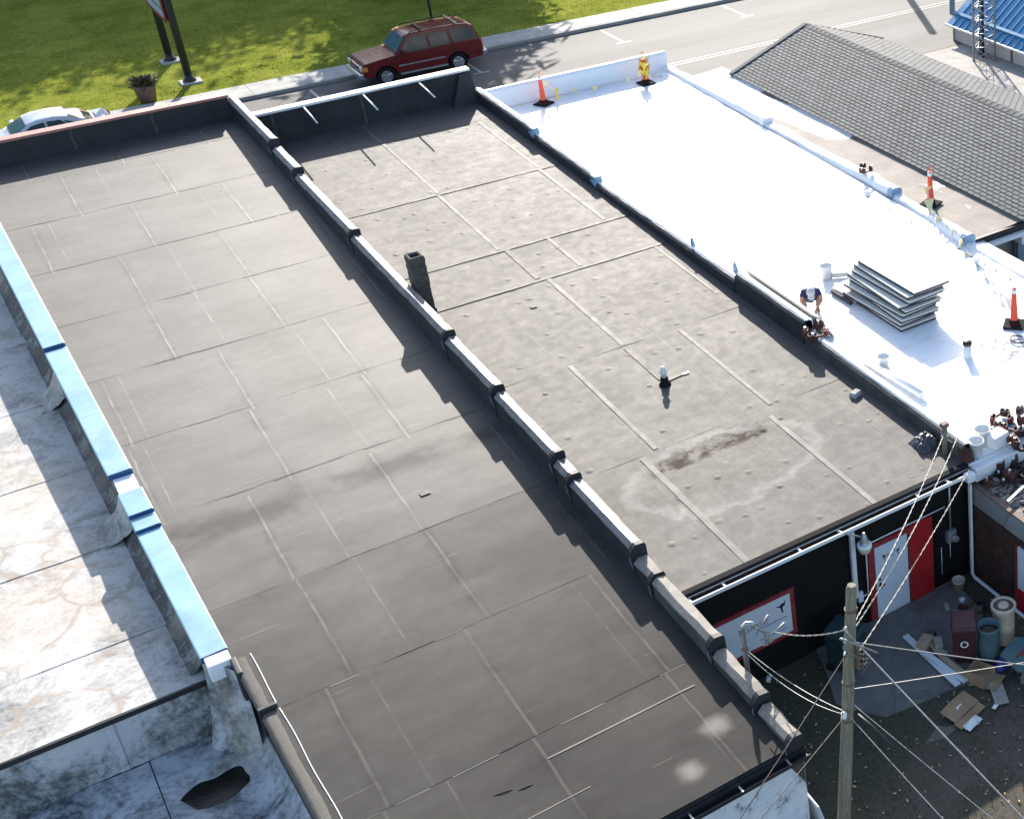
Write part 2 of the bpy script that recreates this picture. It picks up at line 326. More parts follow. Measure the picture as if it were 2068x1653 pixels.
def m_shingle():
    g = G('asphalt_shingle'); oi = g.n.new('ShaderNodeNewGeometry').outputs['Random Per Island']
    n = g.noise(.7, 5, .6); base = g.ramp(oi, [(0., (.038, .044, .052)), (.5, (.068, .076, .086)), (1., (.12, .13, .142))])
    col = g.mix(.4, base, g.ramp(n, [(.3, (.04, .046, .053)), (.7, (.09, .098, .106))])); g.bump(g.noise(60, 4, .7), .5, .01)
    return g.out(col, .8, 0, .5)
MT['shingle'] = m_shingle()
def m_flat():
    g = G('flat_roof_tan'); X, Y = g.xyz(0), g.xyz(1); n = g.noise(1.1, 8, .7); n2 = g.noise(8, 6, .7)
    col = g.ramp(n, [(.3, (.19, .165, .14)), (.7, (.30, .27, .235))])
    col = g.mix(g.ma('MULTIPLY', g.step(n2, .55, .72), .35), col, (.14, .125, .11))
    wob = g.ma('MULTIPLY', g.ma('SUBTRACT', g.noise(1.4, 6, .6), .5), 1.1)
    wx = g.ma('ADD', X, g.ma('MULTIPLY', g.ma('SUBTRACT', Y, 38.5), .085)); dx = g.ma('ABSOLUTE', g.ma('SUBTRACT', g.ma('ADD', wx, g.ma('MULTIPLY', wob, .25)), 24.0))
    wedge = g.ma('MULTIPLY', g.ma('SUBTRACT', 1., g.step(dx, .50, .53)), g.step(g.ma('ADD', Y, g.ma('MULTIPLY', g.ma('MULTIPLY', dx, dx), -2.)), 38.30, 38.36))
    fr = g.step(g.ma('ADD', Y, wob), 44.2, 44.35)
    snow = g.ma('MAXIMUM', wedge, g.ma('MULTIPLY', fr, g.step(g.noise(.9, 5), .36, .39)))
    pud = g.step(g.noise(.95, 6, .6, g.scaled((1.3, .7, 1), (.4, 1.3, 0))), .60, .66)
    col = g.mix(g.ma('MULTIPLY', pud, .75), col, (.095, .082, .062))
    col = g.mix(snow, col, (.82, .82, .83)); g.bump(n2, .3, .02)
    return g.out(col, g.ma('SUBTRACT', .8, g.ma('MULTIPLY', pud, .5)), 0, .45)
MT['flat'] = m_flat()
MT['siding'] = vary('pale_siding', (.55, .53, .50), .7, .08, 2, .1)
MT['greywall'] = vary('grey_wall_panel', (.33, .325, .31), .8, .08, 2, .1)
MT['bluepanel'] = vary('blue_grey_panel', (.16, .23, .29), .6, .08, 2, .05)
MT['brickblack'] = vary('black_painted_brick', (.0075, .0075, .008), .7, .35, 9, .3, 40, spec=.3)
MT['mortarblack'] = vary('black_painted_mortar', (.004, .004, .0045), .8, .2, 9, .2, spec=.2)
MT['brick'] = vary('dark_red_brick', (.075, .04, .032), .85, .4, 6, .4, 50, spec=.2)
MT['mortar'] = vary('old_mortar', (.06, .05, .045), .9, .25, 9, .3, spec=.2)
MT['redpaint'] = vary('red_paint', (.40, .015, .018), .5, .2, 3, .1, dirt=.15, dirtc=(.16, .01, .012))
MT['redworn'] = vary('red_paint_worn', (.26, .025, .028), .65, .3, 9, .2, dirt=.5, dirtc=(.2, .13, .12))
MT['doorwhite'] = vary('pale_door_paint', (.60, .66, .72), .45, .05, 3, .05)
MT['signwhite'] = vary('sign_face_white', (.66, .70, .74), .4, .04, 3, 0)
MT['ink'] = vary('dark_ink', (.015, .016, .035), .6, .1, 5, 0)
MT['inkred'] = vary('faded_red_ink', (.46, .30, .35), .6, .1, 9, 0)
MT['inkgrey'] = vary('faded_grey_ink', (.30, .36, .44), .6, .1, 9, 0)
def m_peel():
    g = G('white_peeling_wall'); n = g.noise(3.2, 10, .75, g.scaled((1, 1, .7))); n2 = g.noise(.8, 4)
    v = g.ma('ADD', g.ma('MULTIPLY', n, .65), g.ma('MULTIPLY', n2, .35))
    col = g.ramp(v, [(.38, (.78, .81, .85)), (.56, (.60, .64, .68)), (.62, (.16, .17, .19)), (.7, (.10, .10, .11))]); g.bump(n, .4, .02)
    return g.out(col, .8, 0, .3)
MT['peel'] = m_peel()
MT['stone'] = vary('weathered_chimney_brick', (.085, .08, .07), .9, .3, 7, .6, 22, dirt=.4, dirtc=(.04, .038, .036))
def m_wood(name, a, b):
    g = G(name); n = g.noise(6, 7, .7, g.scaled((6, 6, .35))); col = g.ramp(n, [(.3, a), (.7, b)]); g.bump(n, .5, .01); return g.out(col, .85, 0, .25)
MT['polewood'] = m_wood('weathered_pole_wood', (.13, .115, .075), (.31, .285, .21))
MT['wood'] = vary('pale_lumber', (.40, .31, .20), .8, .25, 7, .2)
MT['woodgrey'] = vary('grey_lumber', (.34, .31, .27), .85, .25, 7, .25)
MT['card'] = vary('cardboard', (.33, .22, .13), .85, .15, 5, .1, dirt=.3, dirtc=(.16, .11, .07))
MT['orange'] = vary('orange_plastic', (.85, .095, .04), .42, .06, 4, 0)
MT['rubber'] = vary('black_rubber', (.014, .0135, .016), .9, .25, 9, .1, spec=.15)
MT['reflective'] = vary('white_reflective', (.78, .78, .76), .4, .05, 8, 0)
MT['flag'] = vary('yellow_flag_plastic', (.80, .58, .05), .5, .15, 6, 0)
MT['flagpale'] = vary('pale_yellow_flag_plastic', (.80, .70, .36), .5, .12, 6, 0)
MT['flagwhite'] = vary('white_flag_plastic', (.74, .76, .76), .5, .08, 6, 0)
MT['facer'] = vary('board_facer_cream', (.78, .755, .70), .6, .05, 3, .05)
MT['boardedge'] = vary('board_edge_pale', (.66, .65, .60), .8, .12, 8, .1)
MT['boarddark'] = vary('board_edge_dark', (.045, .042, .05), .8, .3, 6, .2)
MT['bucket'] = vary('white_plastic', (.78, .79, .78), .4, .05, 6, 0)
MT['leather'] = vary('brown_leather', (.085, .028, .022), .55, .35, 9, .35)
MT['leatherdark'] = vary('dark_leather', (.035, .022, .022), .5, .35, 9, .35)
MT['leatherred'] = vary('red_brown_leather', (.16, .035, .028), .5, .3, 9, .3)
MT['tarp'] = vary('black_grey_tarp', (.035, .038, .045), .4, .3, 4, .3, 12, spec=.6)
MT['bluetarp'] = vary('blue_grey_membrane_flap', (.22, .34, .46), .4, .1, 3, .2)
MT['cable'] = vary('grey_aluminium_cable', (.26, .26, .25), .45, .3, 30, 0, metal=.4)
MT['cableblack'] = vary('black_cable', (.03, .03, .033), .5, .2, 20, 0)
MT['plasticgreen'] = vary('dark_green_plastic', (.018, .042, .045), .5, .15, 4, .05)
MT['teal'] = vary('teal_grey_plastic', (.085, .15, .165), .6, .15, 5, .05)
MT['cream'] = vary('cream_plastic', (.58, .49, .38), .55, .1, 4, .05, dirt=.3, dirtc=(.3, .2, .12))
MT['maroon'] = vary('maroon_plastic', (.065, .018, .024), .5, .2, 4, .05)
MT['bluebag'] = vary('blue_plastic_bag', (.03, .035, .22), .4, .2, 8, .2)
MT['pot'] = vary('brown_planter', (.16, .105, .08), .8, .15, 4, .15)
MT['dryleaf'] = vary('dry_foliage', (.10, .085, .045), .8, .5, 6, 0)
MT['leaf'] = leafy('tree_leaf', (.045, .075, .02), .08)
MT['bark'] = vary('tree_bark', (.10, .085, .065), .9, .3, 8, .5)
def paint(name, c, rough=.28):
    m = vary(name, c, rough, .06, 3, 0, spec=.3); b = m.node_tree.nodes['Principled BSDF']; b.inputs['Coat Weight'].default_value = .25; b.inputs['Coat Roughness'].default_value = .08; return m
MT['suv'] = paint('dark_red_car_paint', (.13, .012, .012)); MT['sedan'] = paint('silver_white_car_paint', (.52, .56, .62), .3)
MT['glass'] = vary('car_glass', (.012, .024, .028), .12, .1, 3, 0, spec=.35)
MT['glasspale'] = vary('windscreen_glass', (.09, .17, .19), .08, .15, 2, 0, spec=.8)
MT['chrome'] = vary('chrome', (.70, .71, .72), .18, .08, 6, 0, metal=.9)
MT['lampclear'] = vary('clear_lamp', (.70, .68, .62), .15, .1, 9, 0, spec=.8); MT['lampamber'] = vary('amber_lamp', (.75, .24, .05), .2, .1, 9, 0); MT['lampred'] = vary('red_lamp', (.45, .02, .025), .2, .1, 9, 0)
MT['skin'] = vary('skin', (.50, .27, .19), .6, .08, 9, 0); MT['shirt'] = vary('navy_shirt', (.035, .035, .12), .85, .25, 9, .2); MT['jeans'] = vary('grey_blue_trousers', (.13, .16, .21), .85, .2, 9, .2)
MT['capcloth'] = vary('pale_grey_cap', (.50, .52, .55), .8, .08, 9, .1); MT['boot'] = vary('tan_boot', (.22, .15, .10), .8, .2, 9, .1)
def m_water():
    g = G('dark_puddle'); g.bump(g.noise(7, 5), .25, .02); return g.out(g.ramp(g.noise(2.5, 6), [(.45, (.003, .0035, .003)), (.75, (.018, .02, .016))]), .18, 0, .18)
MT['water'] = m_water()
# ---------------------------------------------------------------- the setting
def rectgrid(b, x0, x1, y0, y1, z, nx=1, ny=1): return b.grid(lambda u, v: (x0 + (x1 - x0) * u, y0 + (y1 - y0) * v, z), nx, ny, False)
b = B()
ys = [-400, 26, 30, 600]; zs = [0, 0, .5, .5]
for k in range(3): b.add([(-600, ys[k], zs[k]), (700, ys[k], zs[k]), (700, ys[k + 1], zs[k + 1]), (-600, ys[k + 1], zs[k + 1])], [(0, 1, 2, 3)])
kind(put(b, 'ground', MT['soil'], fix=False), 'structure')
def yz(x, y): return .012 + .02 * mnoise.noise(Vector((x * .8, y * .8, 0)))
kind(put(B().grid(lambda u, v: (-6 + 30 * u, 2 + 22 * v, yz(-6 + 30 * u, 2 + 22 * v)), 60, 44), 'yard_ground', MT['yard'], fix=False), 'structure')
kind(put(rectgrid(B(), -80, 160, 50.5, 63.52, .508), 'road', MT['road'], fix=False), 'structure')
kind(put(B().box((-80, 63.52, .2), (160, 63.70, .65)), 'kerb', MT['kerb'], bevel=.02), 'structure')
walk = kind(put(rectgrid(B(), -80, 160, 63.7, 65.25, .60), 'sidewalk', MT['kerb'], fix=False), 'structure')
slab_me = B().box((0, 63.715, .50), (1.74, 65.24, .648)).mesh('slab', MT['walk'])
for i in range(34):
    o = bpy.data.objects.new('slab', slab_me); COL.objects.link(o); o.parent = walk; o.location = (-10 + i * 1.755 + .13, 0, random.uniform(-.004, .004))
kind(put(B().grid(lambda u, v: (-80 + 240 * u, 65.25 + 100 * v, .62 + .03 * mnoise.noise(Vector((60 * u, 25 * v, 3)))), 60, 40), 'lawn', MT['lawn'], fix=False), 'structure')
kind(put(rectgrid(B(), 22.7, 160, 20, 50.45, .512), 'lot', MT['lot'], fix=False), 'structure')
b = B()
for k in range(26000):                                     # turf relief
    x = random.uniform(-6, 40); y = random.uniform(65.3, 80); z = .61
    a = random.uniform(0, 6.28); h = random.uniform(.03, .07) * (1.25 if mnoise.noise(Vector((x * .9, y * .9, 0))) > .1 else .8); w = random.uniform(.03, .07)
    dx, dy = math.cos(a) * w, math.sin(a) * w; lx, ly = random.uniform(-.06, .06), random.uniform(-.06, .06)
    b.add([(x - dx, y - dy, z), (x + dx, y + dy, z), (x + lx, y + ly, z + h)], [(0, 1, 2)])
o = put(b, 'grass', MT['blade'], fix=False); kind(o, 'stuff'); tag(o, 'short sunlit and shaded lawn grass beyond the sidewalk', 'grass')
road_marks = []
def mark(pts, mat, name='road_marking'):
    return kind(put(B().add(pts, [(0, 1, 2, 3)]), name, mat, fix=False), 'structure')
for x in (6.65, 13.2, 19.6, 26.27, 32.7, 39.1):
    mark([(x - .055, 60.75, .514), (x + .055, 60.75, .514), (x + .055, 63.15, .514), (x - .055, 63.15, .514)], MT['paint'])
    mark([(x - .35, 60.66, .514), (x + .35, 60.66, .514), (x + .35, 60.76, .515), (x - .35, 60.76, .515)], MT['paint'])
for y in (56.15, 56.45): mark([(-80, y, .514), (160, y, .514), (160, y + .07, .514), (-80, y + .07, .514)], MT['paint_yellow'])
# ---------------------------------------------------------------- building helpers
def nz(x, y, s=1., k=0.): return mnoise.noise(Vector((x * s + k, y * s + 1.7 * k, k)))
def sheet(parent, x0, x1, ya, yb, zf, mat, name='membrane_sheet', lap=.0035, nu=30, nv=10, amp=.005, seed=0.):
    f0 = x0 if callable(x0) else (lambda y: x0); f1 = x1 if callable(x1) else (lambda y: x1)
    b = B()
    def fn(u, v):
        y = ya + (yb - ya) * v; xa, xb = f0(y), f1(y); x = xa + (xb - xa) * u
        y += .015 * nz(x, ya, 1.1, 3 + seed) * (1 - v)
        return (x, y, zf(y) + .005 + lap * (1 - v) + amp * nz(x, y, .8, seed) + amp * .35 * nz(x, y, 2.9, seed))
    b.grid(fn, nu, nv)
    for i in range(nu):                                    # thin vertical lip of the lap
        p, q = Vector(fn(i / nu, 0)), Vector(fn((i + 1) / nu, 0)); d = Vector((0, 0, lap + .003)); b.add([p, p - d, q - d, q], [(0, 1, 2, 3)])
    return put(b, name, mat, parent, fix=False)
def bricks(parent, name, mat, o, ud, L, H, nrm, skip=(), bl=.2, bh=.0667, j=.011, proud=.008):
    b = B(); o = Vector(o); ud = Vector(ud); nrm = Vector(nrm); up = Vector((0, 0, 1)); rows = int(H / bh)
    for r in range(rows):
        n = int(L / bl) + 2
        for i in range(n):
            a = max(0, i * bl - (bl / 2 if r % 2 else 0)); e = min(L, i * bl + bl - j - (bl / 2 if r % 2 else 0)); z0 = r * bh; z1 = z0 + bh - j
            if e - a < .03: continue
            if any(a < s[1] and e > s[0] and z0 < s[3] and z1 > s[2] for s in skip): continue
            p = proud + random.uniform(-.003, .003)
            q = [o + ud * a + up * z0, o + ud * e + up * z0, o + ud * e + up * z1, o + ud * a + up * z1]
            b.add([*q, *[v + nrm * p for v in q]], [(4, 5, 6, 7), (0, 1, 5, 4), (1, 2, 6, 5), (2, 3, 7, 6), (3, 0, 4, 7)])
    return kind(put(b, name, mat, parent, fix=False), 'stuff')
def wrap_box(b, sec0, sec1, n=1, amp=0., seed=0.):
    """loft along y between two xz-sections with wrinkles"""
    secs = []
    for k in range(n + 1):
        t = k / n; q = []
        for (p, r) in zip(sec0, sec1):
            v = Vector(p).lerp(Vector(r), t); w = amp * nz(v.x * 3 + v.z * 5, v.y, 2.2, seed); q.append((v.x + w * .7, v.y, v.z + w))
        secs.append(q)
    return b.loft(secs, True, False)
# ================================================================ left building
LB = thing('left_building', 'long one-storey building with dark grey membrane roof and red front coping', 'building', (4.6, 33, 0))
b = B(); lo = [(1.75, 16.2, -.2), (8.35, 16.2, -.2), (8.35, 50.9, -.2), (.95, 50.9, -.2)]
b.hexa(lo, [(1.75, 16.2, Lz(16.2) - .05), (8.35, 16.2, Lz(16.2) - .05), (8.35, 50.9, Lz(50.9) - .05), (.95, 50.9, Lz(50.9) - .05)])
put(b, 'wall', MT['blackdust'], LB)
put(B().box((1.74, 16.03, -.1), (8.38, 16.19, 2.66)), 'back_wall', MT['peel'], LB)
b = B().box((1.72, 15.99, 2.62), (8.40, 16.12, 2.72)); put(b, 'fascia', MT['darkmetal'], LB)
roofA = put(B().hexa([(1.76, 16.05, Lz(16.05) - .08), (8.1, 16.05, Lz(16.05) - .08), (8.1, 50.6, Lz(50.6) - .08), (xl(50.6), 50.6, Lz(50.6) - .08)],
                     [(1.76, 16.05, Lz(16.05) - .02), (8.1, 16.05, Lz(16.05) - .02), (8.1, 50.6, Lz(50.6) - .02), (xl(50.6), 50.6, Lz(50.6) - .02)]), 'roof', MT['black'], LB)
SA = [16.05, 18.92, 22.22, 25.51, 29.05, 32.28, 35.52, 38.78, 42.11, 45.48, 48.85, 50.56]
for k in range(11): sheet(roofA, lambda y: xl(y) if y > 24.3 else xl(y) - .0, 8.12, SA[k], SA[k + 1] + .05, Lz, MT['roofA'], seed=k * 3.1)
for k in range(1, 10):
    for q in range(7):
        if random.random() < .6: x0 = 1.7 + q * .92; sheet(roofA, x0, x0 + random.uniform(.4, .95), SA[k] - .03, SA[k] - .012, lambda y: Lz(y) + .004, MT['strip'], 'weld_bead', .0005, 8, 1, .0)
for (x0, x1, y0, y1) in ((4.9, 7.6, 18.30, 18.335), (2.9, 5.2, 17.32, 17.345)):
    sheet(roofA, x0, x1, y0, y1, lambda y: Lz(y) + .008, MT['strip'], 'seam_strip', .001, 20, 1, .001)
for (x, y, s) in ((5.75, 26.6, .16),): put(B().grid(lambda u, v: (x + s * u * 1.3, y + s * v, Lz(y) + .026), 1, 1), 'patch', MT['black'], roofA, fix=False)
for (xa, ya, xb, yb) in ((3.9, 18.12, 4.2, 18.05), (4.25, 17.98, 4.5, 17.95), (4.3, 16.55, 4.6, 16.48)):   # loose wrinkles
    b = B().tube([(xa + (xb - xa) * t, ya + (yb - ya) * t, Lz(ya) + .004 + .014 * math.sin(math.pi * t)) for t in [i / 8 for i in range(9)]], .007, 6); put(b, 'wrinkle', MT['roofA'], roofA)
# front parapet and red coping
fp = put(B().box((.4, 50.60, 3.5), (8.08, 50.92, 4.84)), 'front_parapet', MT['black'], LB)
for k in range(4):
    x0, x1 = .4 + k * 1.93, .4 + (k + 1) * 1.93 - .006
    put(B().box((x0, 50.555, 4.80), (x1, 50.96, 4.885)), 'coping', MT['redcop'], fp, bevel=.008)
for x in (.9, 3.55, 5.8): put(B().grid(lambda u, v: (x + .07 * u + .02 * math.sin(7 * v), 50.592, 4.1 + .68 * v), 1, 6), 'lap_seam', MT['blackdust'], fp, fix=False)
# left kerb wall with blue coping pieces
KW = put(B().add([(xl(52) - .40, 52, 1.0), (xl(52), 52, 1.0), (xl(24.6), 24.6, 1.0), (xl(24.6) - .40, 24.6, 1.0),
                  (xl(52) - .40, 52, Lz(52) - .05), (xl(52), 52, Lz(52) - .05), (xl(24.6), 24.6, Lz(24.6) - .05), (xl(24.6) - .40, 24.6, Lz(24.6) - .05)],
                 [(0, 3, 2, 1), (4, 5, 6, 7), (0, 1, 5, 4), (1, 2, 6, 5), (2, 3, 7, 6), (3, 0, 4, 7)]), 'kerb_wall', MT['tar'], LB)
def coping(ya, yb, za, zb, cap=True):
    b = B(); hw = .05
    def sec(y, dz): z = Lz(y) + dz; xa, xb = xl(y) - .44, xl(y) + .015; return [(xa, y, z - .13), (xa, y, z - .01), (xa + .02, y, z), (xb - .02, y, z + .012), (xb, y, z), (xb, y, z - .13)]
    b.ext(sec(ya, za), sec(yb, zb)); o = put(b, 'coping', MT['blue'], KW)
    if cap:
        s = sec(ya, za); d = .012
        put(B().ext([(x, y - .012, z) for x, y, z in s], [(x, y - .002, z) for x, y, z in s]), 'end_cap', MT['bluecap'], o)
for ya, yb, za, cp in ((43.86, 52., .17, 0), (40.95, 43.85, .17, 0), (37.55, 40.94, .17, 1), (33.86, 37.45, .10, 0), (31.15, 33.85, .10, 1), (29.35, 30.25, .13, 1), (28.85, 29.30, .06, 1), (28.0, 28.80, -.0, 0), (24.3, 27.99, .02, 1)):
    coping(ya, yb, za, za, cp)
for (ya, yb) in ((30.28, 31.12), (23.95, 24.27)):
    put(B().box((xl(ya) - .40, ya, Lz(ya) - .32), (xl(ya) - .01, yb, Lz(ya) + .03)), 'end_block', MT['whitepar'], KW, bevel=.02)
b = B(); b.grid(lambda u, v: (xl(24) - .42 - .30 * (1 - v) ** 2 + (.45 + .25 * (1 - v) ** 2) * u, 24.62 - 1.05 * u ** .8 - .25 * (1 - v) ** 2 * (1 - u) + .03 * nz(u * 5, v * 6, 1, 7), 1.12 + (Lz(24) - 1.2) * v), 16, 16); put(b, 'corner_wrap', MT['coatdark'], KW, fix=False)
# party wall, stepped, with silver caps
PW = [(50.9, 45.9, 4.72), (45.7, 43.55, 4.52), (43.5, 38.42, 4.34), (38.35, 31.42, 4.21), (31.35, 28.47, 4.07), (28.4, 25.28, 3.93), (25.22, 24.52, 3.78), (24.46, 21.64, 3.68), (21.58, 20.9, 3.44), (20.85, 18.62, 3.40), (18.55, 17.08, 3.18), (17.0, 16.02, 3.02)]
pw = put(B().hexa([(8.13, 16.04, 2.0), (8.42, 16.04, 2.0), (8.42, 50.9, 2.0), (8.13, 50.9, 2.0)], [(8.13, 16.04, 2.83), (8.42, 16.04, 2.83), (8.42, 50.9, 4.2), (8.13, 50.9, 4.2)]), 'party_wall', MT['black'], LB)
for k, (y1, y0, zt) in enumerate(PW):
    L_ = y1 - y0
    zb0, zb1 = (Lz(y0) - .3, Lz(y1) - .3)
    sec = lambda y: [(8.11, y, Lz(y) - .4), (8.11, y, zt - .11), (8.37, y, zt - .11), (8.37, y, Lz(y) - .9)]
    blk = put(wrap_box(B(), sec(y0), sec(y1), max(2, int(L_ * 3)), .008, k), 'step_block', MT['black'] if k < 9 else MT['blackdust'], pw, fix=False)
    cs = lambda y, d=0: [(8.10, y, zt - .12), (8.105, y, zt - .085), (8.185, y, zt - .012), (8.20, y, zt), (8.36, y, zt - .02), (8.375, y, zt - .04), (8.38, y, zt - .14)]
    dull = k >= 8
    put(wrap_box(B(), cs(y0 + .07), cs(y1), max(2, int(L_ * 4)), .022, k * 2.), 'cap', MT['cap_dull'] if dull else MT['cap'], blk, fix=False)
    if not dull: put(B().box((8.19, y0 + .08, zt - .03), (8.222, y1 - .02, zt + .012)), 'termination_bar', MT['bar'], blk)
    # black wrapped end with folded ears
    e = [(8.07, zt - .30), (8.075, zt - .12), (8.13, zt - .03), (8.19, zt + .02), (8.37, zt + .005), (8.40, zt - .05), (8.41, zt - .34), (8.34, zt - .42), (8.18, zt - .40)]
    put(wrap_box(B(), [(x, y0 - .02, z) for x, z in e], [(x, y0 + .10, z) for x, z in e], 3, .012, k * 5.), 'end_wrap', MT['black'], blk, fix=False, bevel=.012)
    put(B().tube([(8.06, y0 + .02, zt - .22), (8.05, y0 - .02, zt - .36), (8.08, y0 - .05, zt - .48)], .012, 5), 'fold', MT['cap'], blk)
# left edge beyond the blue coping: membrane turned over a cant
def cant(ya, yb):
    b = B()
    def fn(u, v):
        y = ya + (yb - ya) * v; x = xl(y) - .03 + .30 * u; w = .0025 * nz(y * 9, u * 2, 1, 6) * math.sin(math.pi * u)
        return (x, y, Lz(y) + .014 * math.sin(math.pi * min(1, u * 1.2)) + w - (.10 if u < .01 else 0))
    b.grid(fn, 8, int((yb - ya) * 14)); put(b, 'edge_membrane', MT['edgetan'], LB, fix=False)
    b = B().tube([(xl(y) + .275 + .01 * math.sin(y * 3), y, Lz(y) + .012) for y in [ya + (yb - ya) * t / 30 for t in range(31)]], .010, 5); put(b, 'edge_bead', MT['facer'], LB)
cant(22.35, 23.9); cant(16.1, 22.2)
put(B().box((xl(22.3) - .05, 22.24, Lz(22.3) - .5), (xl(22.3) + .26, 22.33, Lz(22.3) + .09)), 'edge_step', MT['black'], LB, bevel=.02)
put(B().box((xl(23.9) - .05, 23.45, Lz(23.6) - .6), (xl(23.9) + .06, 24.0, Lz(23.6) + .04)), 'edge_flap', MT['black'], LB, bevel=.03)
# rear gutter
b = B(); gy0, gy1, gz = 15.82, 15.985, 2.70
b.ext([(1.75, gy1, gz + .02), (1.75, gy1, gz - .13), (1.75, gy0 + .03, gz - .13), (1.75, gy0, gz - .02), (1.75, gy0 + .012, gz - .02), (1.75, gy0 + .04, gz - .115), (1.75, gy1 - .012, gz - .115), (1.75, gy1 - .012, gz + .02)],
      [(8.4, gy1, gz + .02), (8.4, gy1, gz - .13), (8.4, gy0 + .03, gz - .13), (8.4, gy0, gz - .02), (8.4, gy0 + .012, gz - .02), (8.4, gy0 + .04, gz - .115), (8.4, gy1 - .012, gz - .115), (8.4, gy1 - .012, gz + .02)])
gA = put(b, 'gutter', MT['darkmetal'], LB)
for x in (5.3, 6.2, 7.1, 8.0): put(B().box((x, gy0 - .004, gz - .03), (x + .03, gy1, gz - .012)), 'gutter_bracket', MT['greymetal'], gA)
# ================================================================ far left building
FB = thing('coated_roof_building', 'building at the left with worn silver coated roof and lower rear roof', 'building', (-4, 30, 0))
put(B().hexa([(-14, 24.85, -.1), (.55, 24.85, -.1), (.4, 52, -.1), (-14, 52, -.1)], [(-14, 24.85, Fz(24.85) - .03), (1.05, 24.85, Fz(24.85) - .03), (.38, 52, Fz(52) - .03), (-14, 52, Fz(52) - .03)]), 'wall', MT['tar'], FB)
rf = put(B().hexa([(-14, 24.75, Fz(24.75) - .06), (xl(24.8) - .4, 24.75, Fz(24.75) - .06), (xl(52) - .4, 52, Fz(52) - .06), (-14, 52, Fz(52) - .06)],
                  [(-14, 24.75, Fz(24.75) - .02), (xl(24.8) - .4, 24.75, Fz(24.75) - .02), (xl(52) - .4, 52, Fz(52) - .02), (-14, 52, Fz(52) - .02)]), 'roof', MT['tar'], FB)
SF = [24.75, 26.8, 30.12, 33.45, 36.95, 40.47, 44., 47.5, 51.9]
for k in range(8): sheet(rf, -14, lambda y: xl(y) - .39, SF[k], SF[k + 1] + .05, Fz, MT['coat'], 'roll_sheet', .010, 40, 12, .008, seed=40 + k)
for k, y in enumerate((37.1, 30.6)):                       # mounded flashing where the coping steps down
    b = B(); b.grid(lambda u, v: (xl(y) - .98 + .62 * u, y - .55 + 1.1 * v, Fz(y) - .02 + .85 * u ** 2.2 * math.sin(math.pi * (.1 + .8 * v)) + .05 * nz(u * 4, v * 5, 1, k)), 14, 16)
    put(b, 'flashing_mound', MT['coat'], rf, fix=False)
b = B(); b.grid(lambda u, v: (xl(25 + 23 * v) - .40 - .22 * (1 - u) + .03 * nz(u, v * 90, 1, 8) * (1 - u), 25 + 23 * v, Fz(25 + 23 * v) + .014 + .16 * u ** 2), 5, 120); put(b, 'base_flashing', MT['tar'], rf, fix=False)
b = B(); b.grid(lambda u, v: (-14 + 15.45 * u, 24.74 - .03 * nz(u * 20, v * 3, 1, 5), 1.12 + (Fz(24.75) - 1.10) * v), 60, 10); put(b, 'rear_wall_membrane', MT['coatdark'], FB, fix=False)
for x in (-4.4, -.65): put(B().grid(lambda u, v: (x + .14 * u, 24.705 - .01 * nz(u, v * 5), 1.15 + 1.16 * v), 1, 8), 'lap_strip', MT['coatdark'], FB, fix=False)
put(B().box((-14, 24.70, Fz(24.75) - .10), (1.10, 24.76, Fz(24.75) + .012)), 'edge_metal', MT['darkmetal'], FB)
put(B().box((-14, 15.9, -.1), (1.74, 24.72, 1.05)), 'rear_block', MT['tar'], FB)
def lowz(x, y): return 1.115 + .03 * nz(x, y, .7, 2) + .02 * nz(x, y, 2.3, 4) + .55 * max(0, (x - 1.05) / .7) ** 2 - .10 * math.exp(-(((x - .52) / .6) ** 2 + ((y - 23.25) / .42) ** 2)) + .035 * nz(x * 2.5, y * 2.5, 1, 11)
for k, (xa, xb, ya, yb) in enumerate(((-14, -.22, 20.3, 24.72), (-.20, 1.74, 20.3, 24.72), (-14, 1.74, 16, 20.28))):
    b = B(); b.grid(lambda u, v: (xa + (xb - xa) * u, ya + (yb - ya) * v, lowz(xa + (xb - xa) * u, ya + (yb - ya) * v) + .012 * k), 60, 30); put(b, 'low_roof_sheet', MT['coatdark'], FB, fix=False)
put(B().grid(lambda u, v: (-.15 + 1.35 * u, 22.65 + 1.2 * v, 1.078), 1, 1), 'puddle', MT['water'], FB, fix=False)
# ================================================================ middle building
MB_ = thing('middle_building', 'middle building with fastener-dotted grey roof and black painted rear brick wall', 'building', (12, 35, 0))
put(B().hexa([(8.44, 20.62, -.2), (15.40, 20.62, -.2), (15.40, 49.3, -.2), (8.44, 49.3, -.2)], [(8.44, 20.62, 2.82), (15.40, 20.62, 2.82), (15.40, 49.3, Mz(49.3) - .05), (8.44, 49.3, Mz(49.3) - .05)]), 'wall', MT['mortarblack'], MB_)
bricks(MB_, 'brickwork', MT['brickblack'], (8.45, 20.62, 0), (1, 0, 0), 6.93, 2.82, (0, -1, 0), skip=((4.2, 5.95, 0, 2.12),))
roofM = put(B().hexa([(8.43, 20.62, 2.83), (15.44, 20.62, 2.83), (15.44, 49.2, Mz(49.2) - .07), (8.43, 49.2, Mz(49.2) - .07)], [(8.43, 20.62, 2.875), (15.44, 20.62, 2.875), (15.44, 49.2, Mz(49.2) - .015), (8.43, 49.2, Mz(49.2) - .015)]), 'roof', MT['black'], MB_)
SM = [20.63, 25.36, 30.0, 34.7, 37.05, 41.9, 46.98, 49.1]
for k in range(7): sheet(roofM, 8.43, 15.46, SM[k], SM[k + 1] + .05, Mz, MT['roofM'], nu=40, nv=14, amp=.007, seed=70 + k * 2.3)
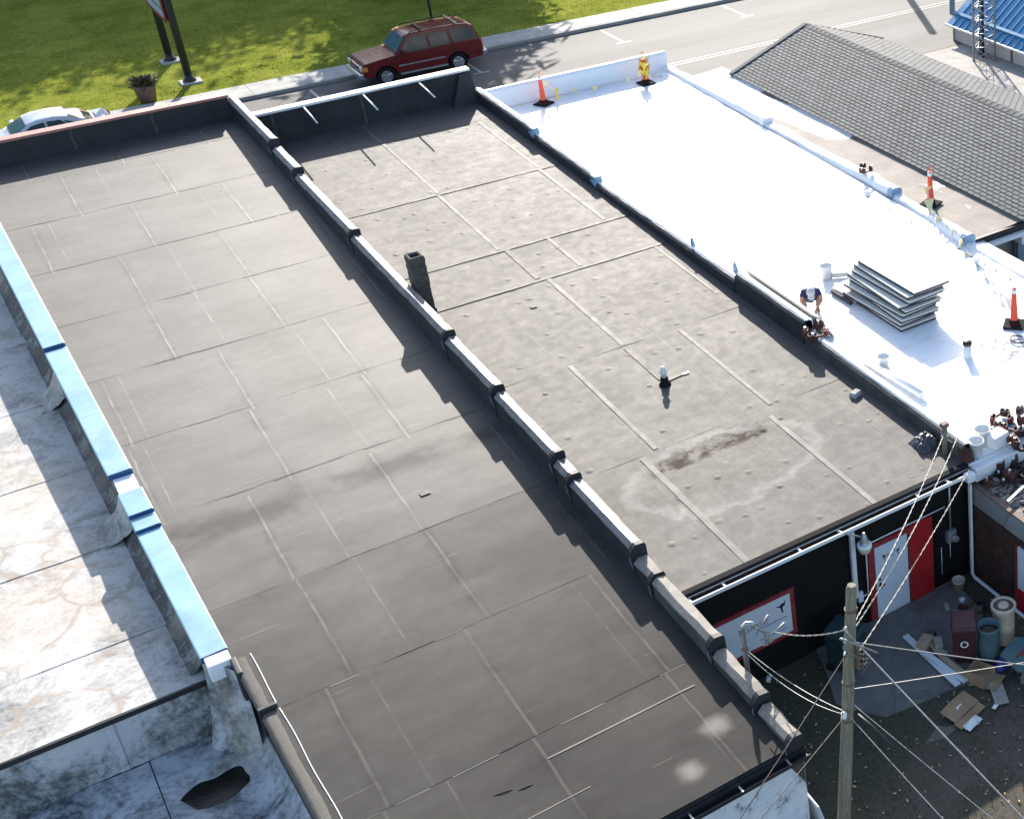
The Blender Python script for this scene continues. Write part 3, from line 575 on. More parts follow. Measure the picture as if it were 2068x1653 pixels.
for (x0, x1, ya, yb) in ((11.84, 11.96, 30.05, 34.7), (10.39, 10.50, 25.42, 29.95), (9.98, 10.12, 20.75, 25.3), (13.03, 13.15, 20.75, 25.0), (11.48, 11.58, 37.1, 41.85), (14.66, 14.77, 37.1, 41.85),
                         (15.0, 15.09, 31.0, 34.7), (11.53, 11.62, 41.95, 46.9), (14.7, 14.79, 41.95, 46.9), (12.86, 12.96, 34.75, 37.0), (13.2, 13.42, 25.42, 29.9), (11.5, 11.6, 47.0, 49.)):
    sheet(roofM, x0 if x1 - x0 < .2 else 13.3, x1 if x1 - x0 < .2 else 13.4, ya, yb, lambda y: Mz(y) + .012, MT['strip'], 'seam_strip', .001, 1, 14, .004, seed=3)
for ya in (41.85, 37.0, 34.65): sheet(roofM, 8.5, 15.4, ya - .09, ya + .05, lambda y: Mz(y) + .016, MT['strip_dark'], 'seam_tape', .001, 30, 1, .004, seed=9)
for (x0, x1, ya, yb) in ((11.62, 11.76, 34.75, 37.0), (11.82, 12.0, 28.0, 29.9)): sheet(roofM, x0, x1, ya, yb, lambda y: Mz(y) + .014, MT['strip_dark'], 'seam_tape', .001, 1, 8, .004)
put(B().grid(lambda u, v: (10.88 + .17 * u, 33.25 + .17 * v, Mz(33.3) + .026), 1, 1), 'patch', MT['strip_dark'], roofM, fix=False)
b = B()                                                    # fastener plates under the sheet
for iy in range(24):
    for ix in range(13):
        y = 21.1 + iy * 1.17 + random.uniform(-.3, .3); x = 8.8 + ix * .53 + (.26 if iy % 2 else 0) + random.uniform(-.16, .16)
        if x > 15.2 or random.random() < .5: continue
        r = random.uniform(.035, .055); hh = random.uniform(.35, .9); b.lathe([(r * 1.9, .002), (r, .013 * hh), (r * .5, .018 * hh), (.004, .019 * hh)], (x, y, Mz(y) + .006), 8)
kind(put(b, 'fastener_bumps', MT['roofM'], roofM, fix=False), 'stuff')
fpm = put(B().hexa([(8.46, 49.10, 3.0), (15.42, 49.10, 3.0), (15.42, 49.38, 3.0), (8.46, 49.38, 3.0)], [(8.46, 49.10, 4.50), (15.42, 49.10, 4.56), (15.42, 49.38, 4.56), (8.46, 49.38, 4.50)]), 'front_parapet', MT['black'], MB_)
for k in range(3):
    x0, x1 = 8.46 + k * 2.333, 8.46 + (k + 1) * 2.333 - .006; z0, z1 = 4.50 + .06 * k / 3, 4.50 + .06 * (k + 1) / 3
    put(B().hexa([(x0, 49.06, z0 - .05), (x1, 49.06, z1 - .05), (x1, 49.42, z1 - .05), (x0, 49.42, z0 - .05)], [(x0, 49.06, z0 + .03), (x1, 49.06, z1 + .03), (x1, 49.42, z1 + .03), (x0, 49.42, z0 + .03)]), 'coping', MT['whitemetal'], fpm, bevel=.008)
b = B().hexa([(14.6, 48.72, 3.42), (15.5, 48.72, 3.42), (15.5, 49.09, 3.42), (14.6, 49.09, 3.42)], [(15.05, 49.02, 4.46), (15.42, 49.02, 4.5), (15.42, 49.09, 4.5), (15.05, 49.09, 4.46)]); put(b, 'corner_membrane', MT['black'], fpm)
for x in (8.9, 11.7): put(B().box((x, 49.085, 3.45), (x + .09, 49.099, 4.46)), 'lap_seam', MT['blackdust'], fpm)
for x in (9.92, 11.80, 13.66): put(B().tube([(x + .02, 49.12, 4.47), (x - .06, 47.3, 4.44)], .026, 8), 'brace_rod', MT['whitemetal'], fpm)
# rear eave: edge metal, gutter, brackets, downspout
put(B().box((8.43, 20.585, 2.78), (15.44, 20.74, 2.925)), 'edge_metal', MT['rubber'], MB_, bevel=.01)
gy0, gy1, gz = 20.38, 20.58, 2.87
def gsec(x): return [(x, gy1, gz), (x, gy1, gz - .15), (x, gy0 + .05, gz - .15), (x, gy0 + .012, gz - .06), (x, gy0 + .03, gz - .055), (x, gy0 + .065, gz - .135), (x, gy1 - .015, gz - .135), (x, gy1 - .015, gz)]
gM = put(B().ext(gsec(8.46), gsec(15.40)), 'gutter', MT['darkmetal'], MB_)
put(B().box((8.46, gy0 - .008, gz - .085), (15.42, gy0 + .022, gz - .002)), 'gutter_lip', MT['whitemetal'], gM, bevel=.005)
put(B().box((8.46, gy1 - .05, gz - .012), (15.40, gy1 - .018, gz + .004)), 'gutter_rail', MT['greymetal'], gM)
for x in (8.62, 9.35, 11.05, 13.95, 14.75): put(B().box((x, gy0, gz - .03), (x + .035, gy1 - .02, gz - .008)), 'gutter_bracket', MT['whitemetal'], gM)
put(B().box((12.27, 20.47, .95), (12.37, 20.56, 2.74)), 'downspout', MT['whitemetal'], MB_, bevel=.012)
# door with wide red frame and red side panel
door = put(B().box((12.88, 20.57, .02), (13.72, 20.612, 1.93)), 'door', MT['doorwhite'], MB_, bevel=.004)
b = B().box((12.71, 20.555, 0), (12.87, 20.615, 2.06)).box((12.87, 20.556, 1.94), (13.80, 20.616, 2.06)).box((13.73, 20.557, 0), (13.80, 20.614, 1.939)); put(b, 'door_frame', MT['redworn'], door)
put(B().box((12.955, 20.50, .86), (12.985, 20.57, .98)).box((12.94, 20.495, .92), (13.06, 20.515, .95)), 'handle', MT['darkmetal'], door)
put(B().lathe([(.03, 0), (.03, .03), (.001, .03)], (12.97, 20.56, 1.06), 10), 'lock', MT['darkmetal'], door)
put(B().box((12.86, 20.48, -.02), (13.74, 20.56, .03)), 'threshold', MT['greymetal'], door)
put(B().box((13.80, 20.55, 0), (14.38, 20.615, 2.08)), 'red_panel', MT['redpaint'], MB_, bevel=.004)
def kicker(parent, cx, cz, s, mir, y, mat):
    """flat silhouette of a high kick, as on the sign"""
    P = [(-.9, .42), (-.25, .28), (.1, .5), (.42, .5), (.72, .98), (.62, .42), (.5, .05), (.18, -.02), (.16, -.55), (.3, -.95), (.02, -.98), (-.05, -.45), (-.22, .02)]
    q = [(cx + mir * x * s, y, cz + z * s) for x, z in P]; b = B(); b.ext(q, [(x, y_ + .004, z) for x, y_, z in q]); return put(b, 'kick_emblem', mat, parent)
kicker(door, 13.12, 1.60, .085, -1, 20.562, MT['ink']); kicker(door, 13.46, 1.60, .085, 1, 20.562, MT['ink'])
RX = Matrix.Rotation(R(90), 4, 'X')
text_mesh('door_lettering', 'Junior', .075, MT['inkred'], Matrix.Translation((13.19, 20.566, 1.60)) @ RX, door)
text_mesh('door_lettering', 'Karate', .075, MT['inkred'], Matrix.Translation((13.19, 20.566, 1.52)) @ RX, door)
# conduits and boxes on the rear wall
put(B().tube([(12.52, 20.55, .86), (12.62, 20.55, .86), (12.655, 20.55, .90), (12.66, 20.55, 1.9), (12.67, 20.55, 2.05), (12.78, 20.55, 2.14), (14.72, 20.55, 2.16)], .016, 8), 'conduit', MT['whitemetal'], MB_)
put(B().box((12.40, 20.53, .74), (12.52, 20.60, 1.0)), 'junction_box', MT['whitemetal'], MB_, bevel=.01)
put(B().tube([(14.86, 20.55, 1.45), (14.86, 20.55, 2.80)], .025, 8), 'conduit', MT['greymetal'], MB_)
mt = put(B().box((14.74, 20.48, 1.18), (14.98, 20.60, 1.48)), 'meter_box', MT['greymetal'], MB_, bevel=.015)
put(B().tube([(14.90, 20.49, 1.30), (14.90, 20.38, 1.30)], .075, 14), 'meter_glass', MT['greymetal'], mt)
for x, z0, z1 in ((14.62, .35, 1.1), (14.86, .7, 1.17)): put(B().tube([(x, 20.58, z0), (x, 20.58, z1)], .008, 6), 'wire_drop', MT['whitemetal'], MB_)
# right downspout down the corner and along the ground
put(B().tube([(15.33, 20.40, 2.74), (15.31, 20.40, 2.55), (15.31, 20.40, .16), (15.33, 20.32, .07), (15.33, 18.0, .06), (15.33, 15.5, .05)], .045, 8), 'downspout', MT['whitemetal'], MB_)
put(B().box((15.20, 20.30, 2.66), (15.42, 20.50, 2.86)), 'leader_head', MT['whitemetal'], MB_, bevel=.03)
# ================================================================ white roof building
WB = thing('white_roof_building', 'building with new white membrane roof under construction', 'building', (19, 35, 0))
put(B().box((15.44, 20.65, -.1), (22.75, 49.4, 2.84)), 'wall', MT['mortar'], WB)
roofW = put(B().box((15.46, 20.62, 2.84), (22.75, 49.3, 2.89)), 'roof', MT['whitemetal'], WB)
SW = [20.64, 23.6, 26.55, 29.5, 32.45, 35.4, 38.35, 41.3, 44.25, 47.2, 49.25]
for k in range(10): sheet(roofW, 15.75, 22.62, SW[k], SW[k + 1] + .06, lambda y: WZ, MT['white'], nu=30, nv=8, amp=.004, lap=.004, seed=110 + k)
def wpar(b, pts, w=.34, h=.4, amp=.045, seed=0., rnd=.09):
    """white wrapped parapet: pts are (x, y, ztop) along its inner foot"""
    secs = []
    for i, (x, y, z) in enumerate(pts):
        q = [(x - .05, WZ - .02), (x - .015, z - .12), (x + .02, z - .03), (x + .09, z), (x + w - .08, z), (x + w, z - .04), (x + w + .03, WZ - .35)]
        secs.append([(px + amp * nz(px * 4 + pz * 3, y, 1.3, seed), y, pz + amp * .8 * nz(px * 3 - pz * 4, y, 1.6, seed + 5) * (1 if pz > WZ else 0)) for px, pz in q])
    return b.loft(secs, True, True)
def dense(pts, n):
    out = []
    for k in range(len(pts) - 1):
        for i in range(n): t = i / n; out.append(tuple(a + (c - a) * t for a, c in zip(pts[k], pts[k + 1])))
    return out + [pts[-1]]
for k, (ps, w) in enumerate(((dense([(22.62, 49.3, 3.12), (22.58, 45.5, 3.16), (22.5, 41.35, 3.24)], 16), .36), (dense([(22.50, 41.3, 3.08), (22.45, 37.4, 3.12), (22.36, 33.45, 3.26)], 16), .36),
                           (dense([(22.36, 33.4, 3.08), (22.2, 31.2, 3.13), (22.02, 29.35, 3.26)], 14), .34), (dense([(22.02, 29.3, 3.05), (21.95, 24, 3.06), (21.9, 20.7, 3.06)], 12), .32))):
    put(wpar(B(), ps, w, seed=k * 3.), 'side_parapet', MT['whitepar'], WB, fix=False)
for k, (x, y, z) in enumerate(((22.47, 41.33, 3.26), (22.33, 33.43, 3.29), (22.0, 29.33, 3.29))):
    b = B().ext([(x - .04, y - .06, WZ), (x - .02, y - .07, z - .1), (x + .1, y - .06, z), (x + .3, y - .06, z - .01), (x + .4, y - .06, z - .1), (x + .4, y - .04, WZ)],
                [(x - .04, y + .16, WZ), (x - .02, y + .16, z - .1), (x + .1, y + .2, z), (x + .3, y + .2, z - .01), (x + .4, y + .17, z - .1), (x + .4, y + .15, WZ)]); put(b, 'parapet_end_wrap', MT['bluetarp'] if k else MT['whitepar'], WB, bevel=.02)
b = B(); b.grid(lambda u, v: ((22.25 if v > .3 else 21.95) - .1 + .45 * u - .35 * (1 - v) * 0, 49.2 - 28.5 * v, WZ + .02 + .05 * u + .012 * nz(u * 3, v * 60, 1, 4)), 6, 80)
b = B(); b.grid(lambda u, v: (22.60 - .68 * v - .50 + .50 * u, 49.2 - 28.5 * v, WZ + .022 + .09 * u ** 2 + .02 * nz(u * 3, v * 50, 1, 4)), 6, 120); put(b, 'loose_edge_strip', MT['white'], WB, fix=False)
b = B()
for k in range(46): y = 48.5 - k * .6 + random.uniform(-.05, .05); v = (49.2 - y) / 28.5; b.lathe([(.035, 0), (.03, .012), (.002, .014)], (22.60 - .68 * v - .33, y, WZ + .04), 7)
kind(put(b, 'fastener_plates', MT['darkmetal'], WB, fix=False), 'stuff')
# front parapet of the white roof (rounded wrap)
secs = []
for i in range(25):
    x = 15.55 + 7.35 * i / 24; q = [(48.95, WZ), (49.10, 3.05), (49.16, 3.50), (49.24, 3.60), (49.36, 3.62), (49.46, 3.56), (49.5, 3.0)]
    secs.append([(x, y + .012 * nz(x, z * 3, 1.5, 2), z + .010 * nz(x, z * 3, 2, 7)) for y, z in q])
put(B().loft(secs, True, True), 'front_parapet', MT['whitepar'], WB, fix=False)
# low wall towards the middle roof, dark outside, white inside
RW = [(49.1, 44.05, 3.84, 3.82), (43.95, 39.4, 3.66, 3.62), (39.3, 30.75, 3.46, 3.46), (30.7, 27.3, 3.66, 3.66), (27.25, 20.85, 3.36, 3.28)]
for k, (y1, y0, z1, z0) in enumerate(RW):
    sec = lambda y, z: [(15.43, y, Mz(y) - .3), (15.44, y, z - .07), (15.50, y, z - .015), (15.62, y, z - .02), (15.70, y, z - .06), (15.74, y, WZ - .2)]
    n = int((y1 - y0) * 4); secs = []
    for i in range(n + 1):
        t = i / n; y = y0 + (y1 - y0) * t; z = z0 + (z1 - z0) * t
        secs.append([(x + .014 * nz(y * 2, zz * 4, 1, k), y_, zz + .016 * nz(y * 3, x * 5, 1, k + 3)) for x, y_, zz in sec(y, z)])
    w = put(B().loft(secs, True, False), 'party_wall', MT['black'] if k < 4 else MT['blackdust'], WB, fix=False)
    s2 = []
    for i in range(n + 1):
        t = i / n; y = y0 + (y1 - y0) * t; z = z0 + (z1 - z0) * t; e = .03 * nz(y * 1.7, 3, 1, k)
        s2.append([(15.52 + e, y, z - .012), (15.60, y, z + .012), (15.72, y, z - .03), (15.86, y, WZ + .05), (16.05, y, WZ + .012), (15.8, y, WZ - .02)])
    put(B().loft(s2, True, True), 'white_cover', MT['white'], w, fix=False)
for k, (y, z) in enumerate(((44.0, 3.84), (39.35, 3.63))):
    put(B().hexa([(15.42, y - .12, z - .34), (15.72, y - .12, z - .30), (15.72, y + .25, z - .2), (15.42, y + .25, z - .2)], [(15.46, y - .08, z), (15.68, y - .08, z), (15.68, y + .3, z), (15.46, y + .3, z)]), 'wall_end_wrap', MT['bluetarp'], WB, bevel=.03)
put(B().hexa([(15.40, 20.62, 2.6), (15.72, 20.62, 2.6), (15.72, 20.98, 2.6), (15.40, 20.98, 2.6)], [(15.44, 20.70, 3.16), (15.64, 20.70, 3.12), (15.64, 20.98, 3.22), (15.44, 20.98, 3.24)]), 'wall_stub', MT['brick'], WB, bevel=.02)
# lower rear wing with brick flank
put(B().box((15.46, 4, -.1), (26, 20.6, 2.44)), 'rear_wing_wall', MT['mortar'], WB)
bricks(WB, 'brickwork', MT['brick'], (15.46, 20.6, 0), (0, -1, 0), 5.2, 1.78, (-1, 0, 0), skip=((1.62, 5.3, 0, 1.8),))
b = B()
for i in range(28):
    if i * .1 % .2 < .19: y = 20.45 - i * .19; b.box((15.425, y - .10, 1.80), (15.462, y, 1.93))
put(b, 'dentil_course', MT['brick'], WB)
put(B().grid(lambda u, v: (15.435 - .012 * nz(u * 20, v * 3, 1, 6), 20.58 - 12 * u, 1.95 + .50 * v), 60, 6), 'plaster_band', MT['plaster'], WB, fix=False)
put(B().box((15.42, 4, 2.44), (15.56, 20.6, 2.475)), 'edge_metal', MT['rust'], WB)
def m_debris():
    g = G('torn_tar_roofing'); n = g.noise(2.2, 9, .72, dist=.8); col = g.ramp(n, [(.42, (.03, .028, .026)), (.5, (.13, .115, .10)), (.56, (.36, .31, .27))]); g.bump(n, .9, .06); return g.out(col, .8, 0, .35)
MT['debris'] = m_debris()
put(B().grid(lambda u, v: (15.56 + 8 * u, 8 + 12.6 * v, 2.47 + .02 * abs(nz(u * 16, v * 25, 1, 1)) + .02 * nz(u * 50, v * 70, 1, 2)), 70, 90), 'torn_roofing', MT['debris'], WB, fix=False)
put(B().box((15.49, 20.40, 2.52), (24, 20.63, 2.86)), 'white_edge_box', MT['whitemetal'], WB, bevel=.03)
put(B().box((15.415, 15.0, .62), (15.455, 18.92, 1.72)), 'white_wall_panel', MT['signwhite'], WB); put(B().box((15.41, 15.0, 0.), (15.45, 18.94, .61)), 'red_wall_panel', MT['redpaint'], WB)
put(B().box((15.40, 18.90, 0.), (15.458, 18.97, 1.74)), 'panel_trim', MT['redworn'], WB)
# ================================================================ gable building with flat side roof
GB = thing('shingle_roof_building', 'building with grey shingle gable roof and tan flat roof strip', 'building', (27, 38, 0))
put(B().box((24.3, 29.6, 0), (30.8, 46.2, 3.1)), 'wall', MT['siding'], GB)
put(B().box((22.5, 29.9, 0), (24.4, 46.9, 2.95)), 'side_wing_wall', MT['greywall'], GB)
b = B(); b.grid(lambda u, v: (22.45 + 1.95 * u, 29.45 + 18.2 * v, 2.99 + .10 * u ** 3 + .018 * nz(u * 3, v * 18, 1, 9)), 14, 60); put(b, 'flat_roof', MT['flat'], GB, fix=False)
put(B().box((22.45, 29.38, 2.80), (24.75, 29.46, 3.005)), 'roof_edge', MT['darkmetal'], GB)
put(B().box((22.4, 29.22, 2.68), (26.5, 29.36, 2.80)), 'fascia', MT['whitemetal'], GB)
for x in (22.75, 24.05, 25.4): put(B().box((x, 29.2, 2.42), (x + .12, 29.6, 2.675)), 'rafter_tail', MT['whitemetal'], GB)
put(B().box((24.15, 29.5, .5), (27.5, 29.595, 2.5)), 'blue_wall_panel', MT['bluepanel'], GB)
ex0, ez0, rx, rz, ex1 = 24.2, 3.14, 27.55, 4.40, 31.0
put(B().ext([(ex0, 29.3, ez0 - .02), (rx, 29.3, rz - .02), (ex1, 29.3, ez0 - .02), (ex1 - .15, 29.3, ez0 - .14), (ex0 + .15, 29.3, ez0 - .14)], [(ex0, 46.5, ez0 - .02), (rx, 46.5, rz - .02), (ex1, 46.5, ez0 - .02), (ex1 - .15, 46.5, ez0 - .14), (ex0 + .15, 46.5, ez0 - .14)]), 'roof', MT['siding'], GB)
groof = [o for o in GB.children if o.name.startswith('roof') and 'edge' not in o.name][0]
sl_ = Vector((rx - ex0, 0, rz - ez0)); sll = sl_.length; sl_.normalize(); nn = Vector((-sl_.z, 0, sl_.x)); rows = 25; ex_ = sll / rows; tw = .30
def tab(b, s, y, side):
    d = sl_ if side == 0 else Vector((-sl_.x, 0, sl_.z)); n_ = nn if side == 0 else Vector((sl_.z, 0, sl_.x)); o_ = Vector((ex0 if side == 0 else ex1, y, ez0))
    p0 = o_ + d * (s - .03) + n_ * .030; p1 = o_ + d * (s + ex_ + .01) + n_ * .010; w = Vector((0, tw - .03, 0)); dn = n_ * -.03
    b.add([p0, p0 + w, p1 + w, p1, p0 + dn, p0 + w + dn], [(0, 1, 2, 3), (0, 4, 5, 1), (0, 3, 4), (1, 5, 2)])
tb = B(); d0 = Vector((0, 0, 0))
tab(tb, 0, 0, 0); tme = tb.mesh('shingle', MT['shingle'], (ex0, 0, ez0))
rest = B(); cnt = 0; cand = []
for r in range(rows):
    y = 29.3 + (tw / 2 if r % 2 else 0) + random.uniform(0, .03)
    while y < 46.5 - tw: cand.append((y, r)); y += tw
near = set(sorted(cand, key=lambda c: c[0] + .4 * c[1] * ex_)[:300])
for (y, r) in cand:
    if (y, r) in near:
        o = bpy.data.objects.new('shingle', tme); COL.objects.link(o); o.parent = groof
        o.location = Vector((ex0, y, ez0)) + sl_ * (r * ex_) + nn * random.uniform(0, .004) - LOC[groof.name]
    else: tab(rest, r * ex_, y, 0)
for r in range(rows):
    y = 29.3 + (tw / 2 if r % 2 else 0)
    while y < 46.5 - tw: tab(rest, r * ex_, y, 1); y += tw
kind(put(rest, 'shingle_courses', MT['shingle'], groof, fix=False), 'stuff')
put(B().ext([(ex0 - .06, 46.40, ez0 - .06), (rx, 46.40, rz - .05), (ex1 + .06, 46.40, ez0 - .06), (ex1 + .06, 46.40, ez0 + .04), (rx, 46.40, rz + .06), (ex0 - .06, 46.40, ez0 + .04)], [(ex0 - .06, 46.60, ez0 - .06), (rx, 46.60, rz - .05), (ex1 + .06, 46.60, ez0 - .06), (ex1 + .06, 46.60, ez0 + .04), (rx, 46.60, rz + .06), (ex0 - .06, 46.60, ez0 + .04)]), 'rake_edge', MT['shingle'], groof)
b = B()
for i in range(58): y = 29.3 + i * .297; b.add([(rx - .13, y, rz - .01), (rx, y, rz + .045), (rx + .13, y, rz - .01), (rx - .13, y + .29, rz - .02), (rx, y + .29, rz + .03), (rx + .13, y + .29, rz - .02)], [(0, 1, 4, 3), (1, 2, 5, 4), (0, 2, 1)])
put(b, 'ridge_caps', MT['shingle'], groof, fix=False)['kind'] = 'stuff'
# ================================================================ blue metal roof building
BB = thing('blue_roof_building', 'low pale building with blue standing seam metal roof', 'building', (42, 45, .5))
put(B().box((38.15, 25, .4), (48, 51.2, 1.34)), 'wall', MT['siding'], BB)
for k in range(6): put(B().box((38.135, 25, .55 + k * .13), (38.15, 51.2, .665 + k * .13)), 'siding_board', MT['siding'], BB)
put(B().box((38.08, 46.9, .5), (38.134, 47.0, 1.32)), 'corner_post', MT['rust'], BB); put(B().box((38.08, 51.1, .5), (38.16, 51.2, 1.32)), 'corner_post', MT['greymetal'], BB)
put(B().box((37.83, 24.9, 1.20), (37.93, 51.5, 1.29)), 'gutter', MT['whitemetal'], BB, bevel=.02)
ps = .75; brf = put(B().ext([(37.92, 24.9, 1.24), (43, 24.9, 1.24 + 5.08 * ps), (43, 24.9, 1.2), (38.2, 24.9, 1.2)], [(37.92, 51.45, 1.24), (43, 51.45, 1.24 + 5.08 * ps), (43, 51.45, 1.2), (38.2, 51.45, 1.2)]), 'roof', MT['bluemetal'], BB)
for k in range(60):
    y = 51.45 - k * .44 - .44
    put(B().add([(37.9, y + .03, 1.245), (37.9, y + .43, 1.245), (43, y + .43, 1.245 + 5.1 * ps), (43, y + .03, 1.245 + 5.1 * ps), (37.9, y + .03, 1.255), (37.9, y + .43, 1.255), (43, y + .43, 1.258 + 5.1 * ps), (43, y + .03, 1.258 + 5.1 * ps)], [(0, 3, 2, 1), (4, 5, 6, 7), (0, 1, 5, 4), (3, 0, 4, 7), (1, 2, 6, 5)]), 'roof_panel', MT['bluemetal'], brf)
    put(B().hexa([(37.88, y - .025, 1.24), (43, y - .025, 1.24 + 5.1 * ps), (43, y + .025, 1.24 + 5.1 * ps), (37.88, y + .025, 1.24)], [(37.88, y - .02, 1.31), (43, y - .02, 1.31 + 5.1 * ps), (43, y + .02, 1.31 + 5.1 * ps), (37.88, y + .02, 1.31)]), 'roof_rib', MT['bluerib'], brf)
    if k > 24: break
put(B().hexa([(38.35, 30, 1.58), (38.47, 30, 1.66), (38.47, 51.4, 1.66), (38.35, 51.4, 1.58)], [(38.30, 30, 1.72), (38.42, 30, 1.80), (38.42, 51.4, 1.80), (38.30, 51.4, 1.72)]), 'snow_guard', MT['bluemetal'], brf)
# ================================================================ vehicles
def circ(cx, cz, r, a0, a1, n): return [(cx + r * math.cos(a0 + (a1 - a0) * i / n), cz + r * math.sin(a0 + (a1 - a0) * i / n)) for i in range(n + 1)]
def make_car(name, label, loc, rz, spec):
    t = thing(name, label, 'car', loc, (0, 0, rz)); P = spec; hw = P['w'] / 2; paintm = P['paint']
    # lower body with wheel arches
    zb = P['sill']; wr = P['wr']; prof = list(P['top'])
    bot = []
    for ax in (P['rear_ax'], P['front_ax']):
        bot += [(ax + wr * 1.22, zb)] + circ(ax, wr, wr * 1.2, 0.15, math.pi - .15, 9) + [(ax - wr * 1.22, zb)]
    outline = prof + bot
    secs = []
    for y, sx, dz in ((-hw + .02, .985, -.03), (-hw, 1, 0), (hw, 1, 0), (hw - .02, .985, -.03)): secs.append((y, sx, dz))
    b = B(); n = len(outline)
    a = [(x, -hw, z) for x, z in outline]; c = [(x, hw, z) for x, z in outline]
    b.ext(a, c); body = put(b, 'body', paintm, t, False, bevel=.05)
    # cabin: arc points from windscreen foot over the roof to the rear window foot
    arc = P['arc']; zt = max(z for x, z in arc); zl = P['belt']
    def wid(z): return hw - .03 - P['tumble'] * max(0, z - zl)
    b = B(); N = 6; secs = []
    for (x, z) in arc:
        w = wid(z); row = []
        for j in range(N + 1): u = -1 + 2 * j / N; row.append((x, u * w, z + .035 * (1 - u * u) * (1 if z > zl + .1 else .3)))
        secs.append(row)
    vs = [p for r in secs for p in r]; fs = [(k * (N + 1) + j, k * (N + 1) + j + 1, (k + 1) * (N + 1) + j + 1, (k + 1) * (N + 1) + j) for k in range(len(arc) - 1) for j in range(N)]
    b.add(vs, fs, True)
    for s_ in (-1, 1):
        pts = [(x, s_ * wid(z), z) for x, z in arc]; lo = [(x, s_ * (hw - .03), zl - .12) for x, z in arc]
        for k in range(len(arc) - 1): b.add([pts[k], pts[k + 1], lo[k + 1], lo[k]], [(0, 1, 2, 3)])
    cab = put(b, 'roof', paintm, t, False)
    def gl(nm, poly, mat, par): 
        b = B(); b.add(poly, [list(range(len(poly)))]); return put(b, nm, mat, par, False)
    # screens (front and rear)
    for nm, (i, j), m in (('windscreen', P['ws'], MT['glasspale']), ('rear_window', P['rw'], MT['glass'])):
        (x0, z0), (x1, z1) = arc[i], arc[j]; d = Vector((x1 - x0, 0, z1 - z0)); nrm = Vector((-d.z, 0, d.x)).normalized() * .02; b = B()
        b.grid(lambda u, v: tuple(Vector((x0 + (x1 - x0) * (.06 + .88 * v), (-1 + 2 * u) * wid(z0 + (z1 - z0) * v) * .93, z0 + (z1 - z0) * (.06 + .88 * v) + .035 * (1 - (2 * u - 1) ** 2) * (.3 + .7 * v))) + nrm), 6, 4); put(b, nm, m, cab, False, fix=False)
    for s_ in (-1, 1):
        for poly in P['side']:
            gl('side_window', [(x, s_ * (wid(z) + .009), z) for x, z in poly], MT['glass'], body)
        for (x, z) in P['handles']: put(B().box((x, s_ * (hw + .002) - .012, z), (x + .17, s_ * (hw + .002) + .012, z + .035)), 'door_handle', paintm, body, False)
        for x in P['cuts']: put(B().box((x, s_ * hw - .003, zb + .08), (x + .012, s_ * hw + .003, zl - .05)), 'door_gap', MT['darkmetal'], body, False)
        put(B().hexa([(P['mirror'][0], s_ * (hw - .05), P['mirror'][1]), (P['mirror'][0] + .14, s_ * (hw - .05), P['mirror'][1]), (P['mirror'][0] + .14, s_ * (hw + .2), P['mirror'][1]), (P['mirror'][0], s_ * (hw + .2), P['mirror'][1])],
                     [(P['mirror'][0], s_ * (hw - .05), P['mirror'][1] + .17), (P['mirror'][0] + .14, s_ * (hw - .05), P['mirror'][1] + .17), (P['mirror'][0] + .14, s_ * (hw + .2), P['mirror'][1] + .19), (P['mirror'][0], s_ * (hw + .2), P['mirror'][1] + .19)]), 'mirror', paintm, body, False, bevel=.03)
        for nm, a_, c_, m in P['lamps']:
            put(B().box((a_[0], s_ * a_[1] if s_ > 0 else -c_[1], a_[2]), (c_[0], s_ * c_[1] if s_ > 0 else -a_[1], c_[2])), nm, m, body, False, bevel=.015)
    for ax in (P['front_ax'], P['rear_ax']):
        for s_ in (-1, 1):
            y0, y1 = s_ * (hw - .24), s_ * (hw - .01); prof_ = [(wr * .62, 0), (wr * .93, 0), (wr, .05), (wr, .18), (wr * .93, .23), (wr * .66, .23), (wr * .62, .18)]
            b = B(); secs = []
            for r_, q in prof_: secs.append([(ax + r_ * math.cos(2 * math.pi * k / 24), y0 + (y1 - y0) * q / .23, wr + r_ * math.sin(2 * math.pi * k / 24)) for k in range(24)])
            wheel = put(b.loft(secs + [secs[0]], False, True), 'wheel', MT['rubber'], t, False)
            yy = y0 + (y1 - y0) * .80; b = B().tube([(ax, yy - s_ * .05, wr), (ax, yy, wr)], wr * .62, 20); put(b, 'rim', MT['greymetal'] if P['spokes'] else MT['chrome'], wheel, False)
            b = B()
            for k in range(5):
                a_ = 2 * math.pi * k / 5 + .3; m = Matrix.Rotation(-a_, 3, 'Y'); b.obox(Vector((ax, yy + s_ * .012, wr)) + m @ Vector((wr * .34, 0, 0)), wr * .52, .03, wr * .20, m)
            b.tube([(ax, yy, wr), (ax, yy + s_ * .035, wr)], wr * .17, 12); put(b, 'spokes', MT['chrome'], wheel, False)
    put(B().box((P['front_ax'] - .5, -hw + .12, zb - .05), (P['rear_ax'] + .5, hw - .12, P['belt'] - .35)), 'underbody', MT['rubber'], t, False)
    return t, body, cab
